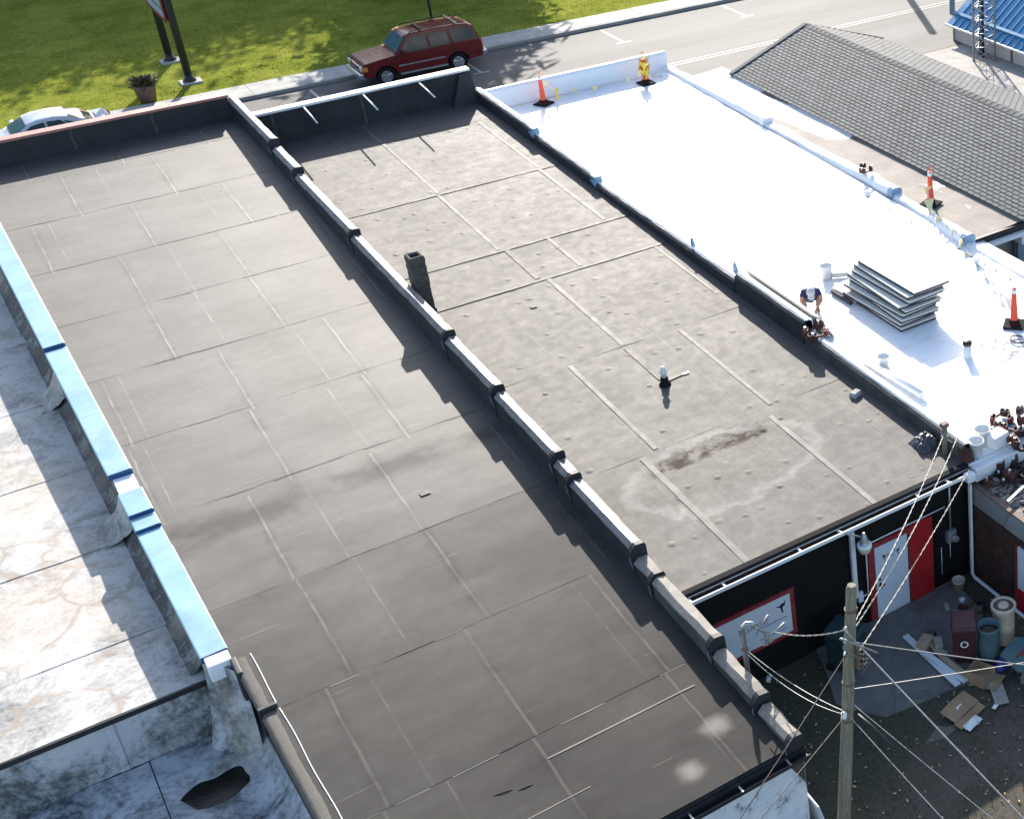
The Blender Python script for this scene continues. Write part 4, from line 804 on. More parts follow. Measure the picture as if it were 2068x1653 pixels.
suv_spec = dict(w=1.92, paint=MT['suv'], sill=.46, wr=.40, front_ax=-1.5, rear_ax=1.55, belt=1.24, tumble=.20,
    top=[(-2.36, .52), (-2.44, .62), (-2.44, .80), (-2.40, 1.02), (-2.28, 1.10), (-1.75, 1.17), (-1.02, 1.24), (2.58, 1.26), (2.66, 1.0), (2.66, .62), (2.58, .50)][::-1][::-1],
    arc=[(-1.05, 1.22), (-.94, 1.28), (-.46, 1.86), (-.22, 1.94), (.6, 1.98), (1.6, 1.97), (2.25, 1.93), (2.42, 1.84), (2.58, 1.32), (2.60, 1.22)], ws=(1, 2), rw=(7, 8),
    side=[[(-.80, 1.27), (-.38, 1.81), (.36, 1.85), (.40, 1.27)], [(.52, 1.27), (.48, 1.85), (1.24, 1.85), (1.34, 1.27)], [(1.48, 1.30), (1.38, 1.85), (2.30, 1.81), (2.48, 1.32)]],
    handles=[(.22, 1.08), (1.12, 1.08)], cuts=[-.95, .44, 1.36], mirror=(-.72, 1.22),
    lamps=[('headlight', (-2.46, .58, .80), (-2.34, .90, 1.0), MT['lampclear']), ('indicator', (-2.42, .885, .78), (-2.22, .965, .98), MT['lampamber']), ('tail_lamp', (2.58, .84, .84), (2.69, .95, 1.24), MT['lampred'])], spokes=False)
suv, body, cab = make_car('parked_suv', 'dark red sport utility vehicle parked at the kerb beside the lawn', (17.45, 62.46, .51), 0, suv_spec)
put(B().box((-2.47, -.55, .78), (-2.42, .55, 1.0)), 'grille', MT['darkmetal'], body, False); put(B().box((-2.485, -.58, .98), (-2.42, .58, 1.02)).box((-2.485, -.58, .75), (-2.42, .58, .785)), 'grille_trim', MT['chrome'], body, False)
put(B().box((-2.58, -.95, .46), (-2.36, .95, .72)), 'front_bumper', MT['chrome'], body, False, bevel=.05); put(B().box((2.60, -.95, .50), (2.84, .95, .74)), 'rear_bumper', MT['chrome'], body, False, bevel=.05)
for s_ in (-1, 1):
    put(B().box((-.95, s_ * .965 - .012, .74), (1.02, s_ * .965 + .012, .80)), 'side_moulding', MT['chrome'], body, False)
    put(B().box((-.95, s_ * .86 if s_ > 0 else -1.06, .40), (1.05, 1.06 if s_ > 0 else -.86, .46)), 'running_board', MT['greymetal'], body, False, bevel=.01)
    put(B().tube([(-.2, s_ * .68, 2.0), (-.05, s_ * .68, 2.055), (1.9, s_ * .68, 2.055), (2.1, s_ * .68, 1.99)], .02, 6), 'roof_rail', MT['darkmetal'], cab, False)
for x, m in ((.25, 'darkmetal'), (1.75, 'chrome')): put(B().box((x, -.72, 2.055), (x + .09, .72, 2.09)), 'roof_crossbar', MT[m], cab, False, bevel=.01)
sed_spec = dict(w=1.78, paint=MT['sedan'], sill=.30, wr=.32, front_ax=-1.38, rear_ax=1.35, belt=.92, tumble=.36,
    top=[(-2.25, .34), (-2.34, .45), (-2.32, .66), (-2.15, .74), (-1.1, .92), (1.55, .96), (2.15, .98), (2.30, .90), (2.34, .50), (2.26, .34)],
    arc=[(-1.15, .90), (-1.0, .96), (-.42, 1.32), (-.1, 1.40), (.45, 1.42), (.85, 1.37), (1.35, 1.17), (1.72, .99), (1.8, .93)], ws=(1, 2), rw=(5, 7),
    side=[[(-.78, .98), (-.34, 1.27), (.10, 1.33), (.12, .98)], [(.20, .98), (.18, 1.33), (.62, 1.31), (.92, .99)], [(.99, .99), (.70, 1.28), (.98, 1.18), (1.25, 1.02)]],
    handles=[(-.02, .80), (.88, .82)], cuts=[-.9, .15, 1.0], mirror=(-.85, .93),
    lamps=[('headlight', (-2.36, .5, .56), (-2.2, .84, .70), MT['lampclear']), ('tail_lamp', (2.2, .52, .72), (2.36, .86, .88), MT['lampred'])], spokes=True)
sed, body, cab = make_car('parked_sedan', 'silver white sedan parked behind the red coping at the left', (3.55, 62.3, .51), 0, sed_spec)
put(B().box((2.22, -.8, .40), (2.42, .8, .62)), 'rear_bumper', MT['sedan'], body, False, bevel=.05); put(B().box((-2.42, -.82, .34), (-2.24, .82, .58)), 'front_bumper', MT['sedan'], body, False, bevel=.05)
put(B().box((1.82, -.55, .985), (2.18, .55, 1.03)), 'boot_spoiler', MT['sedan'], body, False, bevel=.02)
# ================================================================ street furniture by the lawn
SG = thing('pole_sign', 'tall two-post sign with red framed letter board on the lawn', 'sign', (9.5, 68.9, .6))
for y in (67.1, 70.75):
    ps_ = put(B().tube([(9.5, y, .6), (9.5, y, 8.6)], .15, 14), 'post', MT['darkmetal'], SG)
    put(B().box((9.1, y - .38, .55), (9.95, y + .38, .70)), 'footing', MT['walk'], SG, bevel=.05)
    put(B().lathe([(.26, 0), (.26, .05), (.16, .16), (.15, .3)], (9.5, y, .70), 14), 'base_flange', MT['darkmetal'], SG)
put(B().box((9.28, 67.25, 3.30), (9.45, 70.6, 3.30 + 2.4)), 'cabinet', MT['darkmetal'], SG)
put(B().box((9.24, 67.15, 3.30 - .06), (9.30, 70.7, 3.30 + .02)).box((9.24, 70.62, 3.30 - .05), (9.30, 70.72, 3.30 + 2.4)).box((9.24, 67.13, 3.30 - .05), (9.30, 67.23, 3.30 + 2.4)), 'red_frame', MT['redworn'], SG)
for k in range(5): put(B().box((9.262, 67.28, 3.30 + .06 + k * .45), (9.278, 70.58, 3.30 + .43 + k * .45)), 'letter_panel', MT['inkgrey'], SG)
PT = thing('planter', 'brown round planter with dried plants at the lawn edge', 'planter', (7.62, 65.6, .62))
put(B().lathe([(.30, 0), (.40, .62), (.44, .66), (.44, .74), (.38, .74), (.36, .62), (.01, .60)], (7.62, 65.6, .62), 20), 'pot', MT['pot'], PT)
b = B()
for k in range(420):
    a = random.uniform(0, 6.28); r0 = random.uniform(0, .3); h = random.uniform(.1, .62); x = 7.62 + math.cos(a) * r0; y = 65.6 + math.sin(a) * r0; d = random.uniform(.05, .45); dx, dy = math.cos(a) * d, math.sin(a) * d; w = random.uniform(.015, .05)
    b.add([(x, y, 1.22), (x + dx * .6 - dy * w * 4, y + dy * .6 + dx * w * 4, 1.22 + h * .7), (x + dx, y + dy, 1.22 + h * .8), (x + dx * .6 + dy * w * 4, y + dy * .6 - dx * w * 4, 1.22 + h * .7)], [(0, 1, 2, 3)])
put(b, 'dry_plants', MT['dryleaf'], PT, fix=False)
LP = thing('lamp_post', 'slim black post standing on the lawn behind the red vehicle', 'lamp post', (19.6, 66.2, .6))
put(B().tube([(19.6, 66.2, .6), (19.6, 66.2, 5.4)], .055, 10), 'post', MT['darkmetal'], LP); put(B().lathe([(.14, 0), (.14, .08), (.06, .3)], (19.6, 66.2, .6), 12), 'base', MT['darkmetal'], LP); put(B().lathe([(.06, 0), (.2, .1), (.22, .4), (.05, .5)], (19.6, 66.2, 5.4), 12), 'lantern', MT['reflective'], LP)
UP = thing('street_utility_pole', 'tall wooden utility pole by the far kerb casting a long road shadow', 'utility pole', (43.6, 64.6, .5))
put(B().tube([(43.6, 64.6, .4), (43.6, 64.6, 6.9)], .19, 12), 'pole', MT['polewood'], UP)
SS = thing('street_sign', 'small pale sign plate on a post beside the blue roof', 'sign', (38.8, 52.1, .5))
put(B().tube([(38.8, 52.1, .5), (38.8, 52.1, 2.3)], .03, 8), 'post', MT['greymetal'], SS); put(B().box((38.74, 51.9, 1.35), (38.762, 52.3, 2.25)), 'plate', MT['bluepanel'], SS, bevel=.004)
# lattice mast
TW = thing('lattice_mast', 'grey steel lattice radio mast standing beside the blue roofed building', 'mast', (37.3, 48.1, .5))
base = [(37.75, 48.75), (37.72, 47.62), (36.95, 48.2)]; lv = [.5 + i * .62 for i in range(26)]
for (x, y) in base: put(B().tube([(x, y, .5), (x, y, 16)], .045, 8), 'leg', MT['greymetal'], TW)
for f in range(3):
    (xa, ya), (xb, yb) = base[f], base[(f + 1) % 3]; b = B()
    for i in range(25):
        b.tube([(xa, ya, lv[i]), (xb, yb, lv[i + 1])] if i % 2 else [(xb, yb, lv[i]), (xa, ya, lv[i + 1])], .018, 5); b.tube([(xa, ya, lv[i + 1]), (xb, yb, lv[i + 1])], .014, 5)
        b.tube([(xa, ya, lv[i]), (xb, yb, lv[i + 1])] if not i % 2 else [(xb, yb, lv[i]), (xa, ya, lv[i + 1])], .012, 5)
    put(b, 'bracing', MT['greymetal'], TW)
put(B().tube([(37.6, 48.35, .5), (37.6, 48.35, 16)], .07, 8), 'feed_line', MT['cableblack'], TW)
# ================================================================ trees outside the frame that shade the lawn
def tree(x, y, h, cr, label, seed):
    rnd = random.Random(seed); t = thing('park_tree', label, 'tree', (x, y, .6), group='trees in the park beyond the lawn')
    b = B().tube([(x, y, .5), (x + .1, y, h * .25), (x, y + .1, h * .5), (x + .15, y, h * .8)], .3, 10, radii=[.36, .28, .2, .06])
    for k in range(9):
        a = rnd.uniform(0, 6.28); z0 = h * rnd.uniform(.25, .6); r_ = cr * rnd.uniform(.5, .85)
        b.tube([(x, y, z0), (x + math.cos(a) * r_ * .5, y + math.sin(a) * r_ * .5, z0 + r_ * .4), (x + math.cos(a) * r_, y + math.sin(a) * r_, z0 + r_ * .6)], .1, 6, radii=[.14, .08, .03])
    put(b, 'trunk', MT['bark'], t)
    b = B(); cl = []
    for k in range(34):
        v = Vector((rnd.gauss(0, 1), rnd.gauss(0, 1), rnd.gauss(0, 1))).normalized() * cr * rnd.uniform(.35, .95); cl.append((Vector((x, y, h * .62)) + Vector((v.x, v.y, v.z * .75)), cr * rnd.uniform(.22, .42)))
    for k in range(15000):
        c, r_ = cl[rnd.randrange(34)]; p = c + Vector((rnd.gauss(0, .85), rnd.gauss(0, .85), rnd.gauss(0, .7))) * r_; s_ = rnd.uniform(.34, .66); u = Vector((rnd.gauss(0, 1), rnd.gauss(0, 1), rnd.gauss(0, .6))).normalized(); w = u.orthogonal().normalized()
        b.add([p - u * s_, p - w * s_ * .5, p + u * s_, p + w * s_ * .5], [(0, 1, 2, 3)])
    put(b, 'crown', MT['leaf'], t, fix=False)
TREES = [(1., 99., 16., 5.6), (7., 100.5, 16.5, 5.8), (13., 99., 16., 5.6), (24.6, 77.5, 11., 3.9), (19.5, 100., 16.5, 5.8), (-5., 100., 16., 5.6), (26., 101., 16., 5.4), (33., 103., 16., 5.2)]
nm = ['broad leafy tree shading the lawn at the far left', 'tall leafy tree shading the lawn behind the silver sedan', 'leafy tree shading the lawn behind the pole sign', 'leafy tree whose shadow falls over the red vehicle', 'tall leafy tree shading the grass left of the red vehicle', 'leafy tree at the left end of the park row', 'leafy tree of the park row behind the lamp post', 'last tall tree of the park row towards the crossroads']
for k, (x, y, h, c) in enumerate(TREES): tree(x, y, h, c, nm[k], k)
# ================================================================ on the grey roofs
CH = thing('brick_chimney', 'square weathered brick chimney with open top beside the stepped party wall', 'chimney', (8.66, 34.56, 3.1))
b = B(); hx, hy, cx, cy = .18, .205, 8.65, 34.55
for r in range(16):
    z0 = 3.05 + r * .105; e = random.uniform(-.006, .008)
    b.box((cx - hx - e, cy - hy - e, z0), (cx + hx + e, cy + hy + e, z0 + .098)); b.box((cx - hx + .012, cy - hy + .012, z0 + .09), (cx + hx - .012, cy + hy - .012, z0 + .108))
put(b, 'shaft', MT['stone'], CH)
b = B(); o_ = [(-1, -1), (1, -1), (1, 1), (-1, 1)]
rings = [(1.05, 1.05, 4.72), (1.10, 1.10, 4.80), (1.02, 1.02, 4.90), (.62, .62, 4.91), (.58, .58, 4.65)]
b.loft([[(cx + px * hx * a, cy + py * hy * c, z) for px, py in o_] for a, c, z in rings], False, False); put(b, 'crown_coping', MT['stone'], CH, bevel=.03)
put(B().box((cx - .105, cy - .12, 4.6), (cx + .105, cy + .12, 4.66)), 'flue', MT['rubber'], CH); put(B().box((cx - hx - .03, cy - hy - .03, 3.0), (cx + hx + .03, cy + hy + .03, 3.42)), 'base_flashing', MT['black'], CH, bevel=.02)
VP = thing('roof_vent', 'small black roof vent with white cap on the middle roof', 'vent', (11.85, 27.73, 3.02))
put(B().lathe([(.15, 0), (.14, .03), (.10, .10), (.085, .20), (.09, .22), (.001, .22)], (11.85, 27.73, 3.02), 16), 'boot', MT['rubber'], VP)
put(B().lathe([(.06, .2), (.055, .30), (.085, .32), (.085, .38), (.06, .42), (.06, .46), (.035, .50), (.001, .51)], (11.85, 27.73, 3.02), 16), 'cap', MT['bucket'], VP)
put(B().grid(lambda u, v: (11.98 + .42 * u, 27.80 + .09 * v + .05 * u, Mz(27.8) + .03), 1, 1), 'pale_strip', MT['strip'], VP, fix=False); put(B().box((12.40, 27.84, 3.03), (12.55, 27.9, 3.06)), 'clamp', MT['greymetal'], VP)
BK = put(B().hexa([(-.13, -.1, 0), (.15, -.09, 0), (.13, .1, 0), (-.14, .1, 0)], [(-.11, -.08, .12), (.13, -.07, .12), (.11, .08, .13), (-.12, .08, .12)]), 'concrete_block', MT['conc'], bevel=.02); BK.location = (15.1, 24.5, 2.965); BK.rotation_euler = (0, 0, .3)
tag(BK, 'small pale concrete block lying on the middle roof by the low wall', 'block')
b = B(); b.grid(lambda u, v: (14.90 + .62 * u + .05 * nz(u * 4, v * 4, 1, 2), 21.55 + .60 * v, 2.92 + .30 * (math.sin(math.pi * u) * math.sin(math.pi * v)) ** .5 * (.75 + .5 * nz(u * 7, v * 7, 1, 5)) ), 22, 22)
TP = put(b, 'folded_tarp', MT['tarp'], fix=False); tag(TP, 'crumpled dark tarp heaped in the corner of the middle roof', 'tarp')
PO = thing('service_post', 'short wooden post with wires at the rear corner of the middle roof', 'post', (15.32, 21.3, 2.9))
put(B().tube([(15.32, 21.3, 2.85), (15.33, 21.3, 3.66)], .065, 8), 'post', MT['polewood'], PO); put(B().box((15.25, 21.23, 3.60), (15.41, 21.37, 3.70)), 'head', MT['rust'], PO)
put(B().tube([(15.33 + .07 * math.cos(a), 21.3 + .07 * math.sin(a), 3.35 + .01 * math.sin(a * 3)) for a in [i * .5 for i in range(14)]], .012, 5), 'strap', MT['cable'], PO)
put(B().tube([(15.34, 21.25, 3.3), (15.5, 21.1, 3.12), (15.62, 21.0, 3.22)], .01, 5), 'tail_wire', MT['cable'], PO)
# ================================================================ on the white roof
def make_cone(label, loc, rz):
    t = thing('traffic_cone', label, 'traffic cone', loc, (0, 0, rz), 'orange delineator cones on the white roof')
    put(B().box((-.27, -.27, 0), (.27, .27, .055)), 'base', MT['rubber'], t, False, bevel=.015)
    put(B().lathe([(.13, .05), (.12, .10), (.115, .16), (.10, .17), (.085, .55), (.075, .56), (.065, .95), (.055, .97), (.05, 1.06), (.001, 1.06)], (0, 0, 0), 16), 'body', MT['orange'], t, False)
    put(B().lathe([(.1, 0), (.125, .02), (.14, .05), (.14, .12), (.125, .13)], (0, 0, .04), 16), 'weight_ring', MT['rubber'], t, False)
    put(B().lathe([(.069, .93), (.069, .93), (.062, 1.04), (.06, 1.04)], (0, 0, 0), 14), 'reflective_collar', MT['reflective'], t, False)
    put(B().tube([(-.035, 0, 1.05), (-.04, 0, 1.16), (-.02, 0, 1.24), (.02, 0, 1.24), (.04, 0, 1.16), (.035, 0, 1.05)], .012, 6), 'handle', MT['orange'], t, False)
    return t
make_cone('orange cone at the front left corner of the white roof', (17.65, 48.5, WZ + .02), .5)
make_cone('orange cone wrapped in yellow flags at the front right of the white roof', (21.5, 48.2, WZ + .02), .1)
make_cone('orange cone behind the side parapet on the tan flat roof', (22.95, 32.2, 3.02), .4)
make_cone('orange cone with black base by the looped cables', (20.2, 24.85, WZ + .02), .75)
def pennant(parent, p, s, ang, mat, seed):
    p = Vector(p); u = Vector((math.cos(ang), math.sin(ang), 0)); d = Vector((.25 * math.sin(seed * 3), .25 * math.cos(seed * 2), -1)).normalized(); b = B()
    def fn(a, c): w = (1 - c); q = p + u * (a - .5) * s * w + d * s * 1.25 * c; q += Vector((u.y, -u.x, 0)) * .06 * math.sin(3 * c + seed + a * 2); return q
    b.grid(fn, 3, 4); return put(b, 'pennant', mat, parent, fix=False)
def flagline(label, pts, n, mat, s=.2, onroof=False):
    t = thing('pennant_line', label, 'flag line', pts[0], group=None); P = [Vector(p) for p in pts]; out = []
    for k in range(len(P) - 1):
        for i in range(12): q = P[k].lerp(P[k + 1], i / 12); q.z -= (0 if onroof else .12 * math.sin(math.pi * i / 12)); out.append(q)
    out.append(P[-1]); put(B().tube(out, .008, 4), 'cord', MT['flagwhite'], t)
    for k in range(n):
        q = out[min(len(out) - 1, int((k + .5) * len(out) / n))]; pennant(t, (q.x, q.y, q.z + (.14 if onroof else 0)), s * random.uniform(.8, 1.2), random.uniform(0, 3), mat, k * 1.3)
    return t
flagline('yellow pennant line lying near the front parapet between two cones', [(17.75, 48.5, 3.7), (18.3, 48.65, 3.15), (19.5, 48.6, 2.98), (21.3, 48.3, 3.2)], 5, MT['flagpale'], .2, True)
t = thing('flag_bunch', 'bunch of bright yellow flags tied round the front right cone', 'flags', (21.5, 48.2, 3.6))
for k in range(16): a = k * .8; pennant(t, (21.5 + .15 * math.cos(a), 48.2 + .15 * math.sin(a), 3.95 - .035 * k), .26, a + 1.57, MT['flag'] if k % 3 else MT['flagpale'], k)
t = thing('loose_flag', 'single yellow flag beside the front left cone', 'flag', (18.1, 48.45, 3.2)); pennant(t, (18.15, 48.4, 3.42), .34, .5, MT['flag'], 2.)
flagline('pale yellow pennant line draped over the side parapet', [(22.9, 32.3, 3.9), (22.5, 31.6, 3.36), (22.2, 30.6, 3.34), (22.0, 29.6, 3.38), (21.7, 28.6, 3.0)], 8, MT['flagpale'], .30)
flagline('white pennant line lying from the parapet to the rear cone', [(21.7, 28.4, 2.96), (21.3, 27.4, 2.96), (20.9, 26.3, 2.96), (20.4, 25.2, 3.3)], 5, MT['flagwhite'], .26, True)
# stack of insulation boards
ORD = ['lowest', 'second', 'third', 'fourth', 'fifth', 'sixth', 'seventh', 'eighth', 'topmost']
OFF = [(0, 0, 0), (-.05, .06, .04), (.07, -.02, -.035), (.02, .08, .06), (.14, .02, .02), (.08, .10, -.04), (.24, .02, .03), (.30, .08, -.015), (.42, .0, .012)]
for k in range(9):
    dx, dy, rz_ = OFF[k]; z = WZ + .02 + k * .112
    t = thing('insulation_board', (ORD[k] + ' pale insulation board in the fanned stack on the white roof') if k in (0, 8) else (ORD[k] + ' insulation board from the bottom of the fanned stack'), 'board', (18.32 + dx, 27.66 + dy, z), (0, 0, rz_), 'insulation boards in the stack')
    put(B().box((-.565, -1.25, 0), (.565, 1.25, .0795)), 'core', MT['boarddark'], t, False); put(B().box((-.59, -1.30, .08), (.59, 1.30, .1115)), 'facer', MT['facer'] if k == 8 else MT['boardedge'], t, False, bevel=.004)
for k, (x, y, rz_, L_) in enumerate(((17.72, 28.95, .08, .5), (17.58, 28.9, .03, .45))):
    o = put(B().box((-.04, -L_, 0), (.04, L_, .10)), 'timber_offcut', MT['boarddark'] if k else MT['boardedge'], bevel=.005); o.location = (x, y, WZ + .03 + .0 * k); o.rotation_euler = (.0, 0, rz_)
    tag(o, ('pale' if k == 0 else 'dark') + ' timber strip sticking out behind the board stack', 'timber')
# long boards leaning on the low wall
for k in range(3):
    m = Matrix.Rotation(R(-24 - k * 3), 3, 'Y'); c = Vector((15.96 + k * .085, 29.05 - .1 * k, 3.30 - .02 * k)); b = B().obox((0, 0, 0), .035, 3.3 - .12 * k, .80, m)
    o = put(b, 'leaning_board', MT['facer'] if k else MT['woodgrey'], bevel=.004); o.location = c
    tag(o, ['outermost grey-faced long board leaning on the low wall', 'middle long pale board leaning on the low wall', 'innermost long pale board leaning next to the worker'][k], 'board', 'long boards leaning on the low wall')
def bucket(label, loc, r, h, mat='bucket', tilt=(0, 0, 0)):
    t = thing('bucket', label, 'bucket', loc, tilt); put(B().lathe([(r * .84, 0), (r, h), (r * 1.06, h), (r * 1.06, h - .05), (r * 1.02, h - .05), (r * 1.02, h - .02), (r * .95, h - .02), (r * .8, .02), (.001, .02)], (0, 0, 0), 20), 'pail', MT[mat], t, False)
    put(B().tube([(r * 1.05 * math.cos(a), r * .35 * math.sin(a) * 0 - .0, h - .05 - .12 * math.sin(a)) for a in [math.pi * i / 10 for i in range(11)]], .006, 5), 'handle', MT['cable'], t, False); return t
bucket('white bucket standing between the worker and the board stack', (17.95, 30.2, WZ + .02), .17, .38)
bucket('tall white bucket at the rear edge next to the tool belts', (16.18, 21.05, WZ + .02), .17, .40)
bucket('white bucket at the rear corner nearest the gutter', (15.82, 20.82, WZ + .02), .17, .36)
bucket('white bucket by the rolled membrane beside the low wall', (16.42, 25.25, WZ + .02), .15, .30)
t = put(B().box((-.22, -.16, 0), (.22, .16, .30)), 'white_carton', MT['bucket'], bevel=.01); t.location = (16.42, 20.84, WZ + .02); t.rotation_euler = (0, 0, .15); tag(t, 'square white carton between the rear buckets and tool belts', 'carton')
o = put(B().tube([(0, -1.15, .09), (0, 1.15, .09)], .09, 16), 'membrane_roll', MT['white']); o.location = (16.22, 24.6, WZ + .02); o.rotation_euler = (0, 0, .05); tag(o, 'long white membrane roll lying beside the low wall', 'roll')
o = put(B().tube([(-.3, 0, .07), (.3, 0, .07)], .07, 14), 'membrane_roll', MT['boardedge']); o.location = (18.3, 29.98, WZ + .02); o.rotation_euler = (0, 0, -.55); tag(o, 'short pale roll lying beside the bucket near the board stack', 'roll')
VW = thing('white_vent_stack', 'white vent stack with dark cap near the shadow of the boards', 'vent', (18.3, 24.35, WZ))
put(B().lathe([(.14, 0), (.11, .04), (.10, .34), (.001, .34)], (18.3, 24.35, WZ), 16), 'pipe', MT['white'], VW); put(B().lathe([(.09, .33), (.12, .35), (.12, .43), (.001, .45)], (18.3, 24.35, WZ), 14), 'cap', MT['leatherdark'], VW)
CL = thing('cable_coil', 'thin grey cable lying in loops beside the rear cone', 'cable', (19.6, 24.2, WZ))
for k, (cx_, cy_, a_, b_, r_) in enumerate(((19.25, 24.75, .55, .2, .9), (19.2, 24.0, .5, .28, .4), (19.6, 23.9, .45, .30, -.2), (19.75, 24.15, .16, .22, .2))):
    put(B().tube([(cx_ + a_ * math.cos(t_) * math.cos(r_) - b_ * math.sin(t_) * math.sin(r_), cy_ + a_ * math.cos(t_) * math.sin(r_) + b_ * math.sin(t_) * math.cos(r_), WZ + .035 + .01 * k) for t_ in [2 * math.pi * i / 28 for i in range(27)]], .010 + .012 * (k == 3), 5), 'loop', MT['cableblack'], CL)
put(B().tube([(19.3, 23.8, WZ + .03), (18.6, 23.3, WZ + .03), (18.3, 22.7, WZ + .03), (17.6, 22.1, WZ + .03), (16.3, 21.2, WZ + .04)], .008, 5), 'lead', MT['cable'], CL)
def tool_belt(label, loc, rz, scale=1., dark=False, n=4):
    t = thing('tool_belt', label, 'tool belt', loc, (0, 0, rz), 'leather tool belts'); s = scale; m1, m2 = (MT['leatherdark'], MT['leather']) if dark else (MT['leather'], MT['leatherred'])
    put(B().tube([(s * .30 * math.cos(a), s * .22 * math.sin(a), s * (.07 + .03 * math.sin(2 * a))) for a in [2 * math.pi * i / 18 for i in range(17)]], s * .035, 6), 'belt', m1, t, False)
    for k in range(n):
        a = k * 6.28 / n + .5; x, y = s * .32 * math.cos(a), s * .24 * math.sin(a); b = B(); w, d, h = s * random.uniform(.09, .13), s * .06, s * random.uniform(.16, .24); m = Matrix.Rotation(a + 1.57, 3, 'Z') @ Matrix.Rotation(random.uniform(-.5, .5), 3, 'X')
        sec = lambda z, kx: [Vector((x, y, s * .02)) + m @ Vector((px * w * kx, py * d * kx, z)) for px, py in ((-1, -.7), (-.7, -1), (.7, -1), (1, -.7), (1, .7), (.7, 1), (-.7, 1), (-1, .7))]
        b.loft([sec(0, .8), sec(h * .5, 1.08), sec(h, 1.), sec(h * .98, .82), sec(h * .4, .8)], True, False); p_ = put(b, 'pouch', m2 if k % 2 else m1, t, False)
        put(B().box((x - .03 * s, y - .03 * s, h * .8), (x + .02 * s, y + .02 * s, h * 1.25)), 'tool', MT['greymetal' if k % 2 else 'reflective'], p_, False)
    return t
tool_belt('brown leather tool belt hanging on the low wall by the leaning boards', (15.62, 27.0, 3.32), .4, 1.0)
tool_belt('brown tool pouch resting on the white side parapet', (22.55, 35.1, 3.28), .9, .8, True, 3)
tool_belt('red-brown tool belt farthest up the white roof rear edge', (17.05, 21.45, WZ + .02), .2, .9)
tool_belt('dark tool belt at the right border of the white roof', (17.55, 21.1, WZ + .02), 1.2, 1.0, True)
tool_belt('tool belt with red pouches in front of the grey tarp patch', (16.75, 20.95, WZ + .02), 2.0, .95)
tool_belt('dark tool bag heap right of the white carton', (16.95, 20.45, 2.87), .7, 1.1, True)
tool_belt('black tool bag with open top on the torn rear roofing', (16.35, 20.1, 2.50), 1.7, 1.15, True, 5)
tool_belt('small dark tool pouch on the torn roofing beside the gutter end', (15.85, 20.15, 2.50), .3, .8, True, 3)
o = put(B().lathe([(.30, 0), (.29, .012), (.001, .02)], (0, 0, 0), 24), 'round_grey_mat', MT['bluetarp']); o.scale = (1.1, .8, 1); o.location = (16.95, 21.25, WZ + .025); tag(o, 'round grey mat lying between the tool belts', 'mat')
for k, (xa, ya, xb, yb) in enumerate(((15.62, 19.85, 17.2, 20.25), (15.52, 19.35, 17.0, 19.85))):
    m = Matrix.Rotation(math.atan2(yb - ya, xb - xa), 3, 'Z'); L_ = math.hypot(xb - xa, yb - ya); o = put(B().obox((0, 0, 0), L_, .06 if k else .035, .03, m), 'metal_bar', MT['greymetal'] if k else MT['darkmetal']); o.location = ((xa + xb) / 2, (ya + yb) / 2, 2.60)
    tag(o, ['thin dark metal bar across the torn rear roofing', 'wide grey metal bar near the brick flank edge'][k], 'bar')
b = B()
for k in range(260):
    x = 15.65 + random.random() ** 1.2 * 2.6; y = random.uniform(17.2, 20.35); s_ = random.uniform(.02, .08); m = Matrix.Rotation(random.uniform(0, 6), 3, 'Z') @ Matrix.Rotation(random.uniform(-.5, .5), 3, 'X'); b.obox((x, y, 2.50 + s_ * .25), s_ * random.uniform(1, 3), s_, s_ * .35, m)
o = put(b, 'roofing_rubble', MT['debris'], fix=False); kind(o, 'stuff'); tag(o, 'torn tar and gravel rubble on the lower rear roof', 'rubble')
for k, (x, y) in enumerate(((16.05, 33.4), (16.2, 31.3))):
    o = put(B().hexa([(-.05, -.12, 0), (.05, -.12, 0), (.05, .12, 0), (-.05, .12, 0)], [(-.02, -.03, .28), (.02, -.03, .28), (.02, .05, .30), (-.02, .05, .30)]), 'membrane_scrap', MT['bluetarp'], bevel=.01); o.location = (x - .4, y, 3.38); tag(o, ['upright dark scrap of membrane on the low wall top', 'folded purple-grey scrap on the low wall near the leaning boards'][k], 'scrap')
# ---------------------------------------------------------------- the worker
def crouch(p): return (p[0], p[1], p[2] if p[2] < .3 else .3 + (p[2] - .3) * .68)
def skinned(name, chains, mat, parent, sub=2):
    chains = [[(crouch(p), r) for p, r in ch_] for ch_ in chains]
    me = bpy.data.meshes.new(name); vs = []; es = []; rs = []; idx = {}
    for ch in chains:
        prev = None
        for (p, r) in ch:
            key = tuple(round(c, 3) for c in p)
            if key not in idx: idx[key] = len(vs); vs.append(p); rs.append(r)
            i = idx[key]
            if prev is not None and prev != i: es.append((prev, i))
            prev = i
    me.from_pydata(vs, es, []); o = bpy.data.objects.new(name, me); COL.objects.link(o)
    bm = bmesh.new(); bm.from_mesh(me); lay = bm.verts.layers.skin.verify(); bm.verts.ensure_lookup_table()
    for i, v in enumerate(bm.verts): v[lay].radius = (rs[i], rs[i]); v[lay].use_root = (i == 0)
    bm.to_mesh(me); bm.free(); o.modifiers.new('s', 'SKIN').use_smooth_shade = True; m = o.modifiers.new('d', 'SUBSURF'); m.levels = sub; m.render_levels = sub
    dg = bpy.context.evaluated_depsgraph_get(); me2 = bpy.data.meshes.new_from_object(o.evaluated_get(dg)); COL.objects.unlink(o); bpy.data.objects.remove(o)
    me2.name = name; me2.materials.clear(); me2.materials.append(mat); me2.polygons.foreach_set('use_smooth', [True] * len(me2.polygons))
    q = bpy.data.objects.new(name, me2); COL.objects.link(q); q.parent = parent; return q
PE = thing('person', 'crouching worker in navy shirt and pale cap beside the leaning boards', 'person', (16.62, 28.85, WZ + .02), (0, 0, R(-28)))
